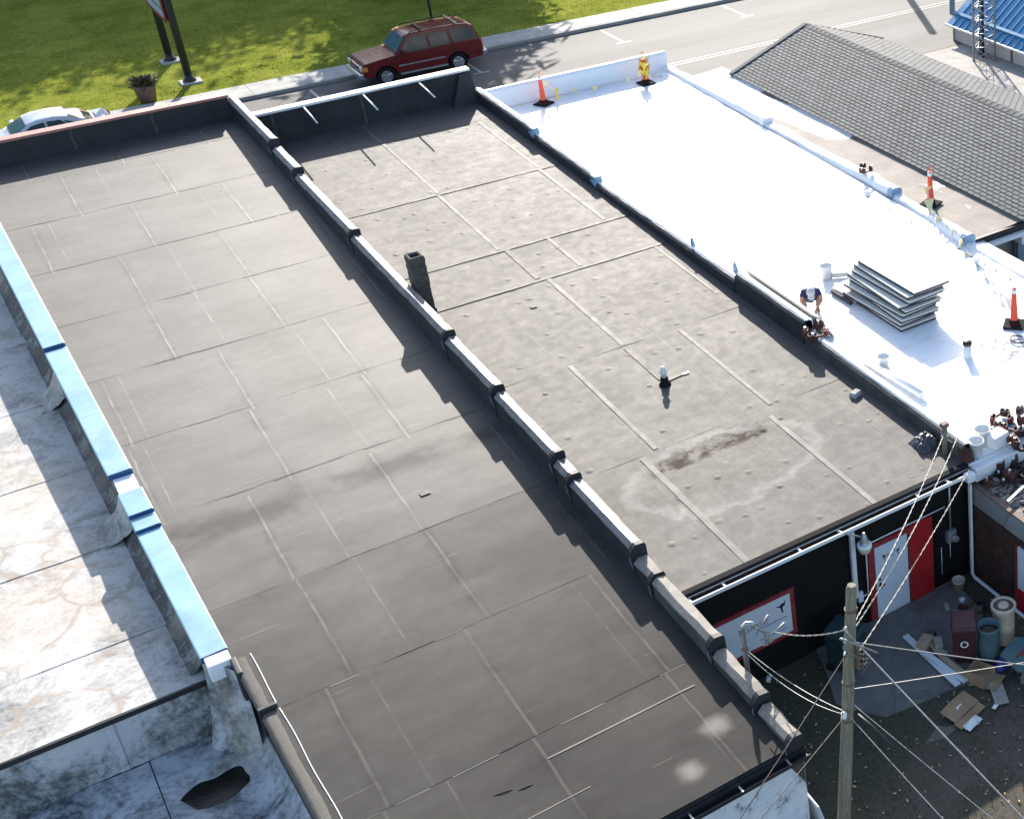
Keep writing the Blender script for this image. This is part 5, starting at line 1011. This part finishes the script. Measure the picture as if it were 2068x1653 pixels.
pel, che, nek, hed = (0, .20, .40), (0, -.06, .74), (0, -.19, .84), (0, -.29, .87)
ch = [[(pel, .14), ((0, .08, .58), .15), (che, .16), (nek, .065), (hed, .09), ((0, -.36, .80), .075)]]
for s_ in (-1, 1):
    sh, el, wr_ = (s_ * .19, -.10, .76), (s_ * .27, -.30, .50), (s_ * .09, -.46, .26)
    ch.append([(che, .16), (sh, .075), (el, .048), (wr_, .030), ((s_ * .075, -.50, .20), .034)])
    for f in range(4): dx = (f - 1.5) * .020; ch.append([((s_ * .075, -.50, .20), .034), ((s_ * .075 + dx, -.53, .15 - .004 * abs(f - 1)), .0095), ((s_ * .07 + dx, -.535, .105), .0085), ((s_ * .068 + dx, -.52, .075 + .006 * abs(f - 1.5)), .0075)])
    ch.append([((s_ * .075, -.50, .20), .034), ((s_ * .035, -.50, .17), .010), ((s_ * .022, -.52, .13), .0085)])
    ch.append([(pel, .14), ((s_ * .15, -.05, .44), .085), ((s_ * .20, -.22, .42), .066), ((s_ * .17, -.04, .20), .055), ((s_ * .16, .06, .09), .042), ((s_ * .17, -.12, .04), .04)])
skinned('body', ch, MT['skin'], PE)
sh_ = [[((0, .18, .46), .155), ((0, .08, .58), .168), (che, .178), ((0, -.15, .81), .085)]]; tr = []
for s_ in (-1, 1):
    sh_.append([(che, .178), ((s_ * .19, -.10, .76), .09), ((s_ * .245, -.23, .60), .068)])
    tr.append([(pel, .16), ((s_ * .15, -.05, .44), .10), ((s_ * .20, -.22, .42), .082), ((s_ * .17, -.04, .20), .07), ((s_ * .16, .05, .11), .062)])
skinned('shirt', sh_, MT['shirt'], PE); skinned('trousers', tr, MT['jeans'], PE)
for s_ in (-1, 1): skinned('boot', [[((s_ * .16, .08, .07), .06), ((s_ * .165, -.04, .055), .055), ((s_ * .175, -.17, .045), .045)]], MT['boot'], PE)
b = B(); hm = Matrix.Rotation(R(62), 3, 'X'); hc = Vector(crouch((0, -.30, .88)))
b.loft([[hc + hm @ Vector((.108 * r_ * math.cos(a), .125 * r_ * math.sin(a), z)) for a in [2 * math.pi * k / 18 for k in range(18)]] for r_, z in ((1, -.0), (1.02, .04), (.9, .09), (.6, .125), (.05, .14))], True, True)
cap_ = put(b, 'cap', MT['capcloth'], PE, False); b = B(); b.grid(lambda u, v: tuple(hc + hm @ Vector((-.09 + .18 * u, -.10 - .11 * v * math.sin(math.pi * (.15 + .7 * u)), .01 - .015 * v))), 8, 3); put(b, 'peak', MT['capcloth'], cap_, False, fix=False)
b = B()
for s_ in (-1, 1): b.lathe([(.001, -.012), (.012, 0), (.001, .012)], (s_ * .035, -.385, .67), 8)
put(b, 'eyes', MT['ink'], PE, False); put(B().lathe([(.013, 0), (.016, .02), (.004, .045)], (0, -.405, .625), 8), 'nose', MT['skin'], PE, False); put(B().box((-.022, -.402, .595), (.022, -.392, .602)), 'mouth', MT['leatherred'], PE, False)
for s_ in (-1, 1): put(B().lathe([(.012, -.025), (.018, 0), (.01, .028)], (s_ * .098, -.30, .67), 8), 'ear', MT['skin'], PE, False)
# ================================================================ rear wall fittings
WS = thing('wall_sign', 'white karate school sign with red frame on the black rear wall', 'sign', (9.75, 20.6, 1.38))
put(B().box((8.62, 20.560, .88), (10.80, 20.60, 1.86)), 'panel', MT['signwhite'], WS)
put(B().box((8.54, 20.545, .80), (10.90, 20.598, .88)).box((8.54, 20.546, 1.86), (10.90, 20.599, 1.95)).box((10.80, 20.547, .88), (10.89, 20.597, 1.86)).box((8.55, 20.547, .88), (8.62, 20.597, 1.86)), 'frame', MT['redworn'], WS)
kicker(WS, 10.58, 1.60, .15, 1, 20.553, MT['ink'])
text_mesh('lettering', 'Junior', .25, MT['inkred'], Matrix.Translation((8.70, 20.557, 1.36)) @ RX, WS); text_mesh('lettering', 'Karate', .25, MT['inkred'], Matrix.Translation((9.58, 20.557, 1.36)) @ RX, WS)
for z, s_, x in ((1.30, .05, 10.08), (1.01, .055, 10.05)): put(B().box((x, 20.554, z), (x + .62, 20.559, z + .028)), 'small_print', MT['inkgrey'], WS)
SLp = thing('security_lamp', 'grey dusk-to-dawn lamp on an arm beside the white downspout', 'lamp', (12.42, 20.2, 2.5))
put(B().tube([(11.95, 20.58, 2.86), (12.1, 20.35, 2.82), (12.34, 20.2, 2.72)], .02, 8), 'arm', MT['greymetal'], SLp)
put(B().lathe([(.02, .36), (.035, .33), (.06, .28), (.085, .16), (.10, .08), (.14, .06), (.001, .05)], (12.42, 20.2, 2.42), 16), 'housing', MT['greymetal'], SLp); put(B().lathe([(.03, -.14), (.10, -.13), (.135, -.05), (.145, .04), (.001, .05)], (12.42, 20.2, 2.42), 16), 'lens', MT['cream'], SLp); put(B().lathe([(.148, 0), (.155, .02), (.155, .07), (.14, .08)], (12.42, 20.2, 2.42), 16), 'reflector', MT['bucket'], SLp)
SM_ = thing('service_mast', 'grey conduit mast with hooked weatherhead on the stepped wall', 'mast', (8.5, 18.05, 2.9))
put(B().tube([(8.5, 18.05, 2.4), (8.5, 18.05, 3.78), (8.51, 18.03, 3.90), (8.56, 18.0, 3.96), (8.64, 17.96, 3.94), (8.67, 17.94, 3.88)], .048, 10), 'pipe', MT['greymetal'], SM_); put(B().lathe([(.065, 0), (.065, .05), (.05, .06)], (8.5, 18.05, 3.38), 10), 'clamp', MT['rust'], SM_)
for k in range(5):
    a = .5 + k * .5; put(B().tube([(8.66, 17.94, 3.88), (8.72 + .05 * k, 17.9, 3.78 - .04 * k), (8.85 + .05 * math.cos(a), 17.85 + .05 * math.sin(a), 3.62 - .05 * k), (8.95 - .03 * k, 17.8, 3.50 + .03 * k), (8.86, 17.85, 3.42), (8.78, 17.9, 3.40)], .010, 5), 'drip_loop', MT['cable'], SM_)
for k, (p0, p1) in enumerate((((8.66, 17.9, 3.7), (8.95, 17.9, 4.0)), ((8.8, 17.85, 3.5), (9.15, 17.7, 3.85)))): put(B().tube([p0, ((p0[0] + p1[0]) / 2, (p0[1] + p1[1]) / 2, (p0[2] + p1[2]) / 2 + .03), p1], .012, 6, radii=[.01, .012, .028]), 'splice', MT['cable'], SM_)
# ================================================================ pole and cables
PL = thing('utility_pole', 'weathered wooden utility pole in the back yard with many cables', 'utility pole', (8.66, 15.54, 0))
pz = lambda z: (8.655 + .1025 * z, 15.54, z)
put(B().tube([pz(-.1), pz(1.5), pz(3), pz(4.5), pz(5.9), pz(5.98)], .1, 14, radii=[.125, .115, .105, .096, .088, .07]), 'pole', MT['polewood'], PL)
for z in (5.25, 5.0, 4.75): put(B().tube([(pz(z)[0] - .10, 15.5, z), (pz(z)[0] - .16, 15.45, z + .02)], .022, 8), 'insulator', MT['bucket'], PL)
put(B().box((pz(4.6)[0] + .06, 15.40, 4.35), (pz(4.6)[0] + .12, 15.5, 4.85)), 'bracket', MT['rust'], PL)
for k in range(4): put(B().tube([(pz(4.5)[0] + .08, 15.42, 4.8 - .12 * k), (pz(4.5)[0] + .2 + .03 * k, 15.36, 4.72 - .1 * k), (pz(4.5)[0] + .12, 15.36, 4.58 - .1 * k)], .012, 5), 'clamp_wire', MT['rust' if k % 2 else 'cable'], PL)
put(B().tube([(pz(5.2)[0] - .08, 15.44, 5.25), (pz(5.2)[0] - .24, 15.4, 5.15), (pz(5.2)[0] - .25, 15.4, 4.95), (pz(5.2)[0] - .1, 15.4, 4.75), (pz(5.2)[0] + .1, 15.35, 4.55)], .013, 5), 'jumper_loop', MT['cable'], PL)
put(B().tube([(pz(5.3)[0] - .3, 15.4, 5.18), (pz(5.3)[0] - .02, 15.3, 4.95), (pz(5.3)[0] + .25, 15.2, 4.70)], .018, 6), 'dead_end_grip', MT['cable'], PL)
put(B().tube([(pz(3.7)[0] - .08, 15.42, 3.9), (pz(3.7)[0] - .2, 15.4, 3.8), (pz(3.7)[0] - .2, 15.4, 3.6), (pz(3.7)[0] - .09, 15.4, 3.55)], .012, 5), 'jumper_loop', MT['cable'], PL)
put(B().lathe([(.02, -.08), (.05, -.05), (.05, .05), (.02, .08)], (pz(3.55)[0] - .15, 15.42, 3.55), 10), 'splice_case', MT['bucket'], PL)
b = B().tube([(pz(3.5)[0] + .09, 15.38, 3.45), (pz(3.5)[0] + .2, 15.1, 3.3), (pz(3.5)[0] + .32, 14.7, 3.1)], .03, 7); put(b, 'cable_bundle', MT['cableblack'], PL)
for z in (3.3, 4.05, 5.5): put(B().lathe([(.108, 0), (.11, .02), (.108, .04)], pz(z), 14), 'band', MT['rust'], PL)
def cable(label, A, Bp, sag, r=.012, twist=0, mat='cable', n=40, grp=None):
    A = Vector(A); Bp = Vector(Bp); d = (Bp - A); L_ = d.length; side = d.cross(Vector((0, 0, 1))).normalized(); b = B()
    base_ = [A + d * (i / n) + Vector((0, 0, -sag * 4 * (i / n) * (1 - i / n))) for i in range(n + 1)]
    if twist:
        n2 = int(L_ * 14)
        for ph in (0, math.pi):
            pts = []
            for i in range(n2 + 1):
                t_ = i / n2; p = A + d * t_ + Vector((0, 0, -sag * 4 * t_ * (1 - t_))); a = ph + t_ * L_ * 14 / 1.0 * .9; pts.append(p + (side * math.cos(a) + Vector((0, 0, 1)) * math.sin(a)) * r * .9)
            b.tube(pts, r * .6, 5)
    else: b.tube(base_, r * .8, 6)
    return tag(put(b, 'overhead_cable', MT[mat], fix=False), label, 'cable', grp)
def ext_(A, P, k): A = Vector(A); P = Vector(P); return A + (P - A) * k
a52, a49, a39, a36 = (9.05, 15.5, 5.2), (9.1, 15.48, 4.95), (9.12, 15.48, 3.93), (8.92, 15.46, 3.57)
cable('twisted cable from the pole to the hooked mast', a52, (8.95, 17.75, 3.72), .10, .011, 1)
cable('upper of two slack cables from the pole splice to the stepped wall', a36, (8.52, 18.0, 3.36), .12, .011)
cable('lower of two slack cables from the pole splice to the stepped wall', (8.92, 15.46, 3.5), (8.52, 18.02, 3.28), .22, .011)
cable('twisted cable from the pole to the short roof post', (9.2, 15.5, 5.2), (15.30, 21.25, 3.5), .18, .010, 1)
cable('twisted cable from the pole to the white roof corner', (9.22, 15.5, 5.12), (15.62, 21.2, 3.3), .26, .010, 1)
cable('lowest twisted cable from the pole to the gutter corner', (9.2, 15.46, 4.6), (15.45, 20.5, 2.95), .10, .009, 1)
cable('upper cable running from the pole to the right past the bins', a49, ext_(a49, (11.28, 13.68, 4.5), 2.2), .05, .013)
cable('lower cable running from the pole to the right past the cardboard', a39, ext_(a39, (11.6, 14.05, 4.1), 2.2), .04, .011)
cable('thick cable running from the pole towards the lower right corner', (9.0, 15.45, 5.3), ext_((9.0, 15.45, 5.3), (9.24, 11.21, 4.5), 1.6), .04, .020)
cable('thin cable dropping from the pole to the lower right', a36, ext_(a36, (9.02, 12.84, 3.2), 1.6), .03, .012)
cable('second thin cable dropping from the pole to the lower right', (9.1, 15.46, 3.6), ext_((9.1, 15.46, 3.6), (9.6, 12.6, 3.2), 1.6), .03, .010)
cable('dark cable running from the pole to the lower left over the corner', (9.1, 15.5, 4.75), ext_((9.1, 15.5, 4.75), (6.07, 13.8, 4.5), 1.8), .05, .013, 0, 'cableblack')
cable('thin dark cable from the pole splice to the lower left', (8.9, 15.44, 3.5), ext_((8.9, 15.44, 3.5), (6.62, 14.32, 3.67), 1.8), .04, .011, 0, 'cableblack')
# ================================================================ back yard clutter
sp = [(12.35, 20.60), (14.95, 20.60), (14.75, 19.3), (14.0, 18.3), (13.2, 17.75), (12.3, 17.9), (11.3, 18.05), (10.75, 19.0), (11.1, 19.9), (11.3, 20.6)]
kind(put(B().ext([(x, y, -.05) for x, y in sp], [(x, y, .055) for x, y in sp]), 'concrete_pad', MT['oldconc'], bevel=.01), 'structure')
def cart(name, label, cat, loc, rz, w, d, h, mat, logo):
    t = thing(name, label, cat, loc, (0, 0, rz)); put(B().hexa([(-w * .41, -d * .41, .06), (w * .41, -d * .41, .06), (w * .41, d * .41, .06), (-w * .41, d * .41, .06)], [(-w / 2, -d / 2, h * .92), (w / 2, -d / 2, h * .92), (w / 2, d / 2, h * .92), (-w / 2, d / 2, h * .92)]), 'body', mat, t, False, bevel=.03)
    put(B().hexa([(-w * .54, -d * .56, h * .925), (w * .54, -d * .56, h * .925), (w * .54, d * .54, h * .925), (-w * .54, d * .54, h * .925)], [(-w * .46, -d * .48, h), (w * .46, -d * .48, h), (w * .48, d * .5, h * 1.02), (-w * .48, d * .5, h * 1.02)]), 'lid', mat, t, False, bevel=.02)
    put(B().tube([(-w * .4, d * .58, h * .9), (w * .4, d * .58, h * .9)], .018, 6), 'handle', mat, t, False)
    for s_ in (-1, 1): put(B().tube([(s_ * w * .36, d * .36, .1), (s_ * w * .46, d * .36, .1)], .10, 14), 'wheel', MT['rubber'], t, False)
    if logo: put(B().tube([(0, -d * .445, h * .55), (0, -d * .475, h * .55)], .085, 16), 'badge', MT['reflective'], t, False); put(B().tube([(0, -d * .47, h * .55), (0, -d * .482, h * .55)], .055, 16), 'badge_centre', MT['maroon'], t, False)
    return t
cart('wheelie_bin', 'dark green wheeled bin behind the utility pole', 'bin', (11.55, 19.75, .05), .5, .62, .70, 1.02, MT['plasticgreen'], False)
cart('wheelie_bin', 'maroon wheeled bin with round badge next to the barrels', 'bin', (13.58, 18.42, .05), -.62, .52, .55, 1.0, MT['maroon'], True)
def barrel(label, loc, r, h, mat, lid):
    t = thing('barrel', label, 'barrel', loc); put(B().lathe([(r * .9, 0), (r * .95, .05), (r, h * .5), (r * .98, h * .9), (r * 1.03, h * .92), (r * 1.03, h), (r * .93, h), (r * .9, h * .8), (.001, h * .78)], (0, 0, 0), 24), 'drum', MT[mat], t, False)
    if lid:
        put(B().lathe([(r * 1.12, h - .02), (r * 1.14, h), (r * 1.14, h + .04), (r * .92, h + .045), (r * .88, h + .01), (r * .5, h + .01), (r * .45, h + .05), (r * .3, h + .06), (.001, h + .04)], (0, 0, 0), 24), 'lid', MT[mat], t, False); put(B().lathe([(r * .86, h + .014), (r * .52, h + .016), (r * .5, h + .013)], (0, 0, 0), 24), 'grime_ring', MT['rust'], t, False)
    else: put(B().lathe([(r * .9, h * .80), (r * .5, h * .83), (.001, h * .84)], (0, 0, 0), 20), 'leaf_litter', MT['dryleaf'], t, False)
barrel('open teal grey barrel holding leaf litter', (14.0, 18.12, .04), .24, .82, 'teal', False)
barrel('tall cream barrel with ringed lid by the brick flank', (14.55, 18.32, .03), .24, .92, 'cream', True)
t = bucket('small worn white pail near the red panel', (14.82, 20.25, .055), .14, .26, 'cream')
o = put(B().lathe([(.05, 0), (.075, .1), (.07, .14), (.001, .14)], (0, 0, 0), 12), 'paper_cup', MT['bucket']); o.location = (14.62, 19.95, .055); o.rotation_euler = (1.3, .3, 0); tag(o, 'crumpled white cup lying on the yard concrete', 'cup')
def plank(label, c, l, w, h, rz, mat, ry=0., cat='plank', name='plank', rx=0.):
    o = put(B().box((-l / 2, -w / 2, -h / 2), (l / 2, w / 2, h / 2)), name, MT[mat], bevel=.004); o.location = c; o.rotation_euler = (rx, ry, rz); return tag(o, label, cat)
plank('long white trim board lying on the yard concrete', (12.95, 18.75, .10), 1.95, .15, .03, R(88), 'signwhite', .02)
plank('second white trim board crossing the first one', (13.02, 18.35, .14), 1.2, .13, .03, R(97), 'signwhite', -.02)
plank('pale wooden plank on top of the white trim boards', (13.16, 18.15, .19), .75, .12, .03, R(95), 'wood', -.02)
plank('short tan plank beside the white trim boards', (13.20, 18.85, .10), .8, .12, .03, R(82), 'wood')
plank('thick timber block left of the maroon bin', (13.14, 19.22, .14), .38, .24, .16, .5, 'wood'); plank('split timber block left of the maroon bin', (13.34, 19.02, .13), .30, .18, .14, 1.1, 'woodgrey'); plank('dark timber offcut behind the split blocks', (13.36, 19.38, .11), .3, .16, .12, .2, 'bark'); plank('small timber offcut against the maroon bin', (13.26, 18.80, .10), .3, .10, .08, 1.9, 'woodgrey')
for k in range(9): plank(['broken grey brick nearest the downspout', 'broken brick left of the downspout', 'tan brick in the corner rubble', 'dark brick in the corner rubble', 'chipped brick behind the maroon bin', 'small brick piece behind the maroon bin', 'flat brick lying in the rubble row', 'half brick at the foot of the black wall', 'brick end beside the small white pail'][k],
                         (14.25 + .22 * (k % 4) + random.uniform(-.04, .04), 19.35 + .26 * (k // 4) + random.uniform(-.05, .05), .09), .2, .1, .07, random.uniform(0, 3), ['woodgrey', 'brick', 'pot', 'mortar'][k % 4], cat='brick', name='loose_brick')
CB = thing('cardboard_box', 'flattened cardboard box with white packing on the dirt', 'cardboard', (12.62, 17.1, .03), (0, 0, .25))
put(B().grid(lambda u, v: (-.38 + .76 * u, -.02 + .40 * v, .05 + .06 * v + .03 * math.sin(3 * u)), 6, 5), 'panel', MT['card'], CB, False, fix=False); put(B().grid(lambda u, v: (-.42 + .78 * u, -.20 + .19 * v, .02 + .03 * v), 4, 2), 'flap', MT['card'], CB, False, fix=False)
put(B().grid(lambda u, v: (-.10 + .16 * u, .08 + .12 * v, .085 + .03 * v), 1, 1), 'label', MT['facer'], CB, False, fix=False); b = B(); b.grid(lambda u, v: (-.36 + .42 * u, -.36 + .2 * v, .02 + .10 * math.sin(3.1 * u) * math.sin(3.1 * v) + .03 * nz(u * 6, v * 5, 1, 3)), 10, 8); put(b, 'packing', MT['bucket'], CB, False, fix=False)
CB2 = thing('cardboard_box', 'torn open cardboard box between the bins and the trim boards', 'cardboard', (13.45, 17.72, .03), (0, 0, .4))
put(B().box((-.25, -.22, 0), (.25, .22, .02)).box((-.25, -.22, .02), (-.235, .22, .3)).box((-.25, .205, .02), (.25, .22, .28)).box((.235, -.22, .02), (.25, .2, .2)), 'box', MT['card'], CB2, False); put(B().grid(lambda u, v: (-.25 + .5 * u, -.22 - .25 * v, .02 + .05 * v), 1, 3), 'flap', MT['card'], CB2, False, fix=False)
plank('wide weathered board lying right of the cardboard', (13.45, 17.12, .06), .62, .28, .03, R(65), 'woodgrey', name='plank'); plank('torn white wrapper at the end of the weathered board', (13.22, 16.9, .05), .26, .08, .03, .4, 'bucket', cat='wrapper', name='wrapper')
b = B(); b.grid(lambda u, v: (.34 * (u - .5), .3 * (v - .5), .24 * math.sin(3.14 * u) * math.sin(3.14 * v) + .04 * nz(u * 6, v * 6, 1, 1)), 10, 10); o = put(b, 'plastic_bag', MT['bluebag'], fix=False); o.location = (13.98, 17.72, .04); tag(o, 'blue plastic bag in front of the teal barrel', 'bag')
hx_ = [(-.45, -.2), (-.3, .35), (.35, .42), (.62, .1), (.5, -.4), (-.1, -.5)]; t = thing('table_top', 'grey panel with faded red lines at the right border of the yard', 'panel', (14.25, 17.35, .40), (.12, .08, .3)); put(B().ext([(x, y, 0) for x, y in hx_], [(x, y, .05) for x, y in hx_]), 'top', MT['teal'], t, False); put(B().box((-.15, .02, .052), (.4, .07, .055)).box((0, -.2, .052), (.05, .05, .0556)), 'red_lines', MT['redworn'], t, False); put(B().box((-.3, -.3, -.37), (-.22, -.22, 0)).box((.3, .2, -.37), (.38, .28, 0)), 'legs', MT['greymetal'], t, False)
plank('white painted sheet leaning against the rear corner of the left building', (8.62, 16.2, .65), .9, .03, 1.7, R(88), 'peel', 0, 'sheet', 'leaning_sheet', -.22)
for k, (x, y) in enumerate(((9.75, 20.1), (10.05, 20.45), (9.4, 19.6))): o = put(B().box((-.07, -.05, 0), (.07, .05, .1)), 'litter', MT['bucket'], bevel=.02); o.location = (x, y, .02); o.rotation_euler = (.3, .2, k); tag(o, ['white litter scrap nearest the black wall sign', 'white litter scrap between wall and pole', 'white litter scrap near the stepped wall foot'][k], 'litter')
b = B()
for k in range(5000):
    x = random.uniform(8.4, 16); y = random.uniform(11, 20.4)
    if 11 < x < 14.8 and 18.2 < y: continue
    if random.random() > .25 + .75 * (mnoise.noise(Vector((x * .7, y * .7, 5))) > -.05 and y > 14 + .35 * (x - 9)): continue
    a = random.uniform(0, 6.28); h = random.uniform(.03, .10); w = .012; dx, dy = math.cos(a) * w, math.sin(a) * w; b.add([(x - dx, y - dy, .01), (x + dx, y + dy, .01), (x + random.uniform(-.05, .05), y + random.uniform(-.05, .05), .01 + h)], [(0, 1, 2)])
o = put(b, 'weeds', vary('weed_blade', (.035, .055, .02), .7, .5, 3, 0), fix=False); kind(o, 'stuff'); tag(o, 'sparse dark weeds growing over the back yard soil', 'weeds')
b = B()
for k in range(500):
    x = random.uniform(8.6, 16); y = random.uniform(11, 20.4); s_ = random.uniform(.02, .05); a = random.uniform(0, 6.28); u = Vector((math.cos(a), math.sin(a), random.uniform(-.3, .3))) * s_; w = Vector((-u.y, u.x, .01)) * .6; p = Vector((x, y, .045)); b.add([p - u, p - w, p + u, p + w], [(0, 1, 2, 3)])
o = put(b, 'fallen_leaves', MT['wood'], fix=False); kind(o, 'stuff'); tag(o, 'dry leaves and chips scattered over the back yard', 'leaves')
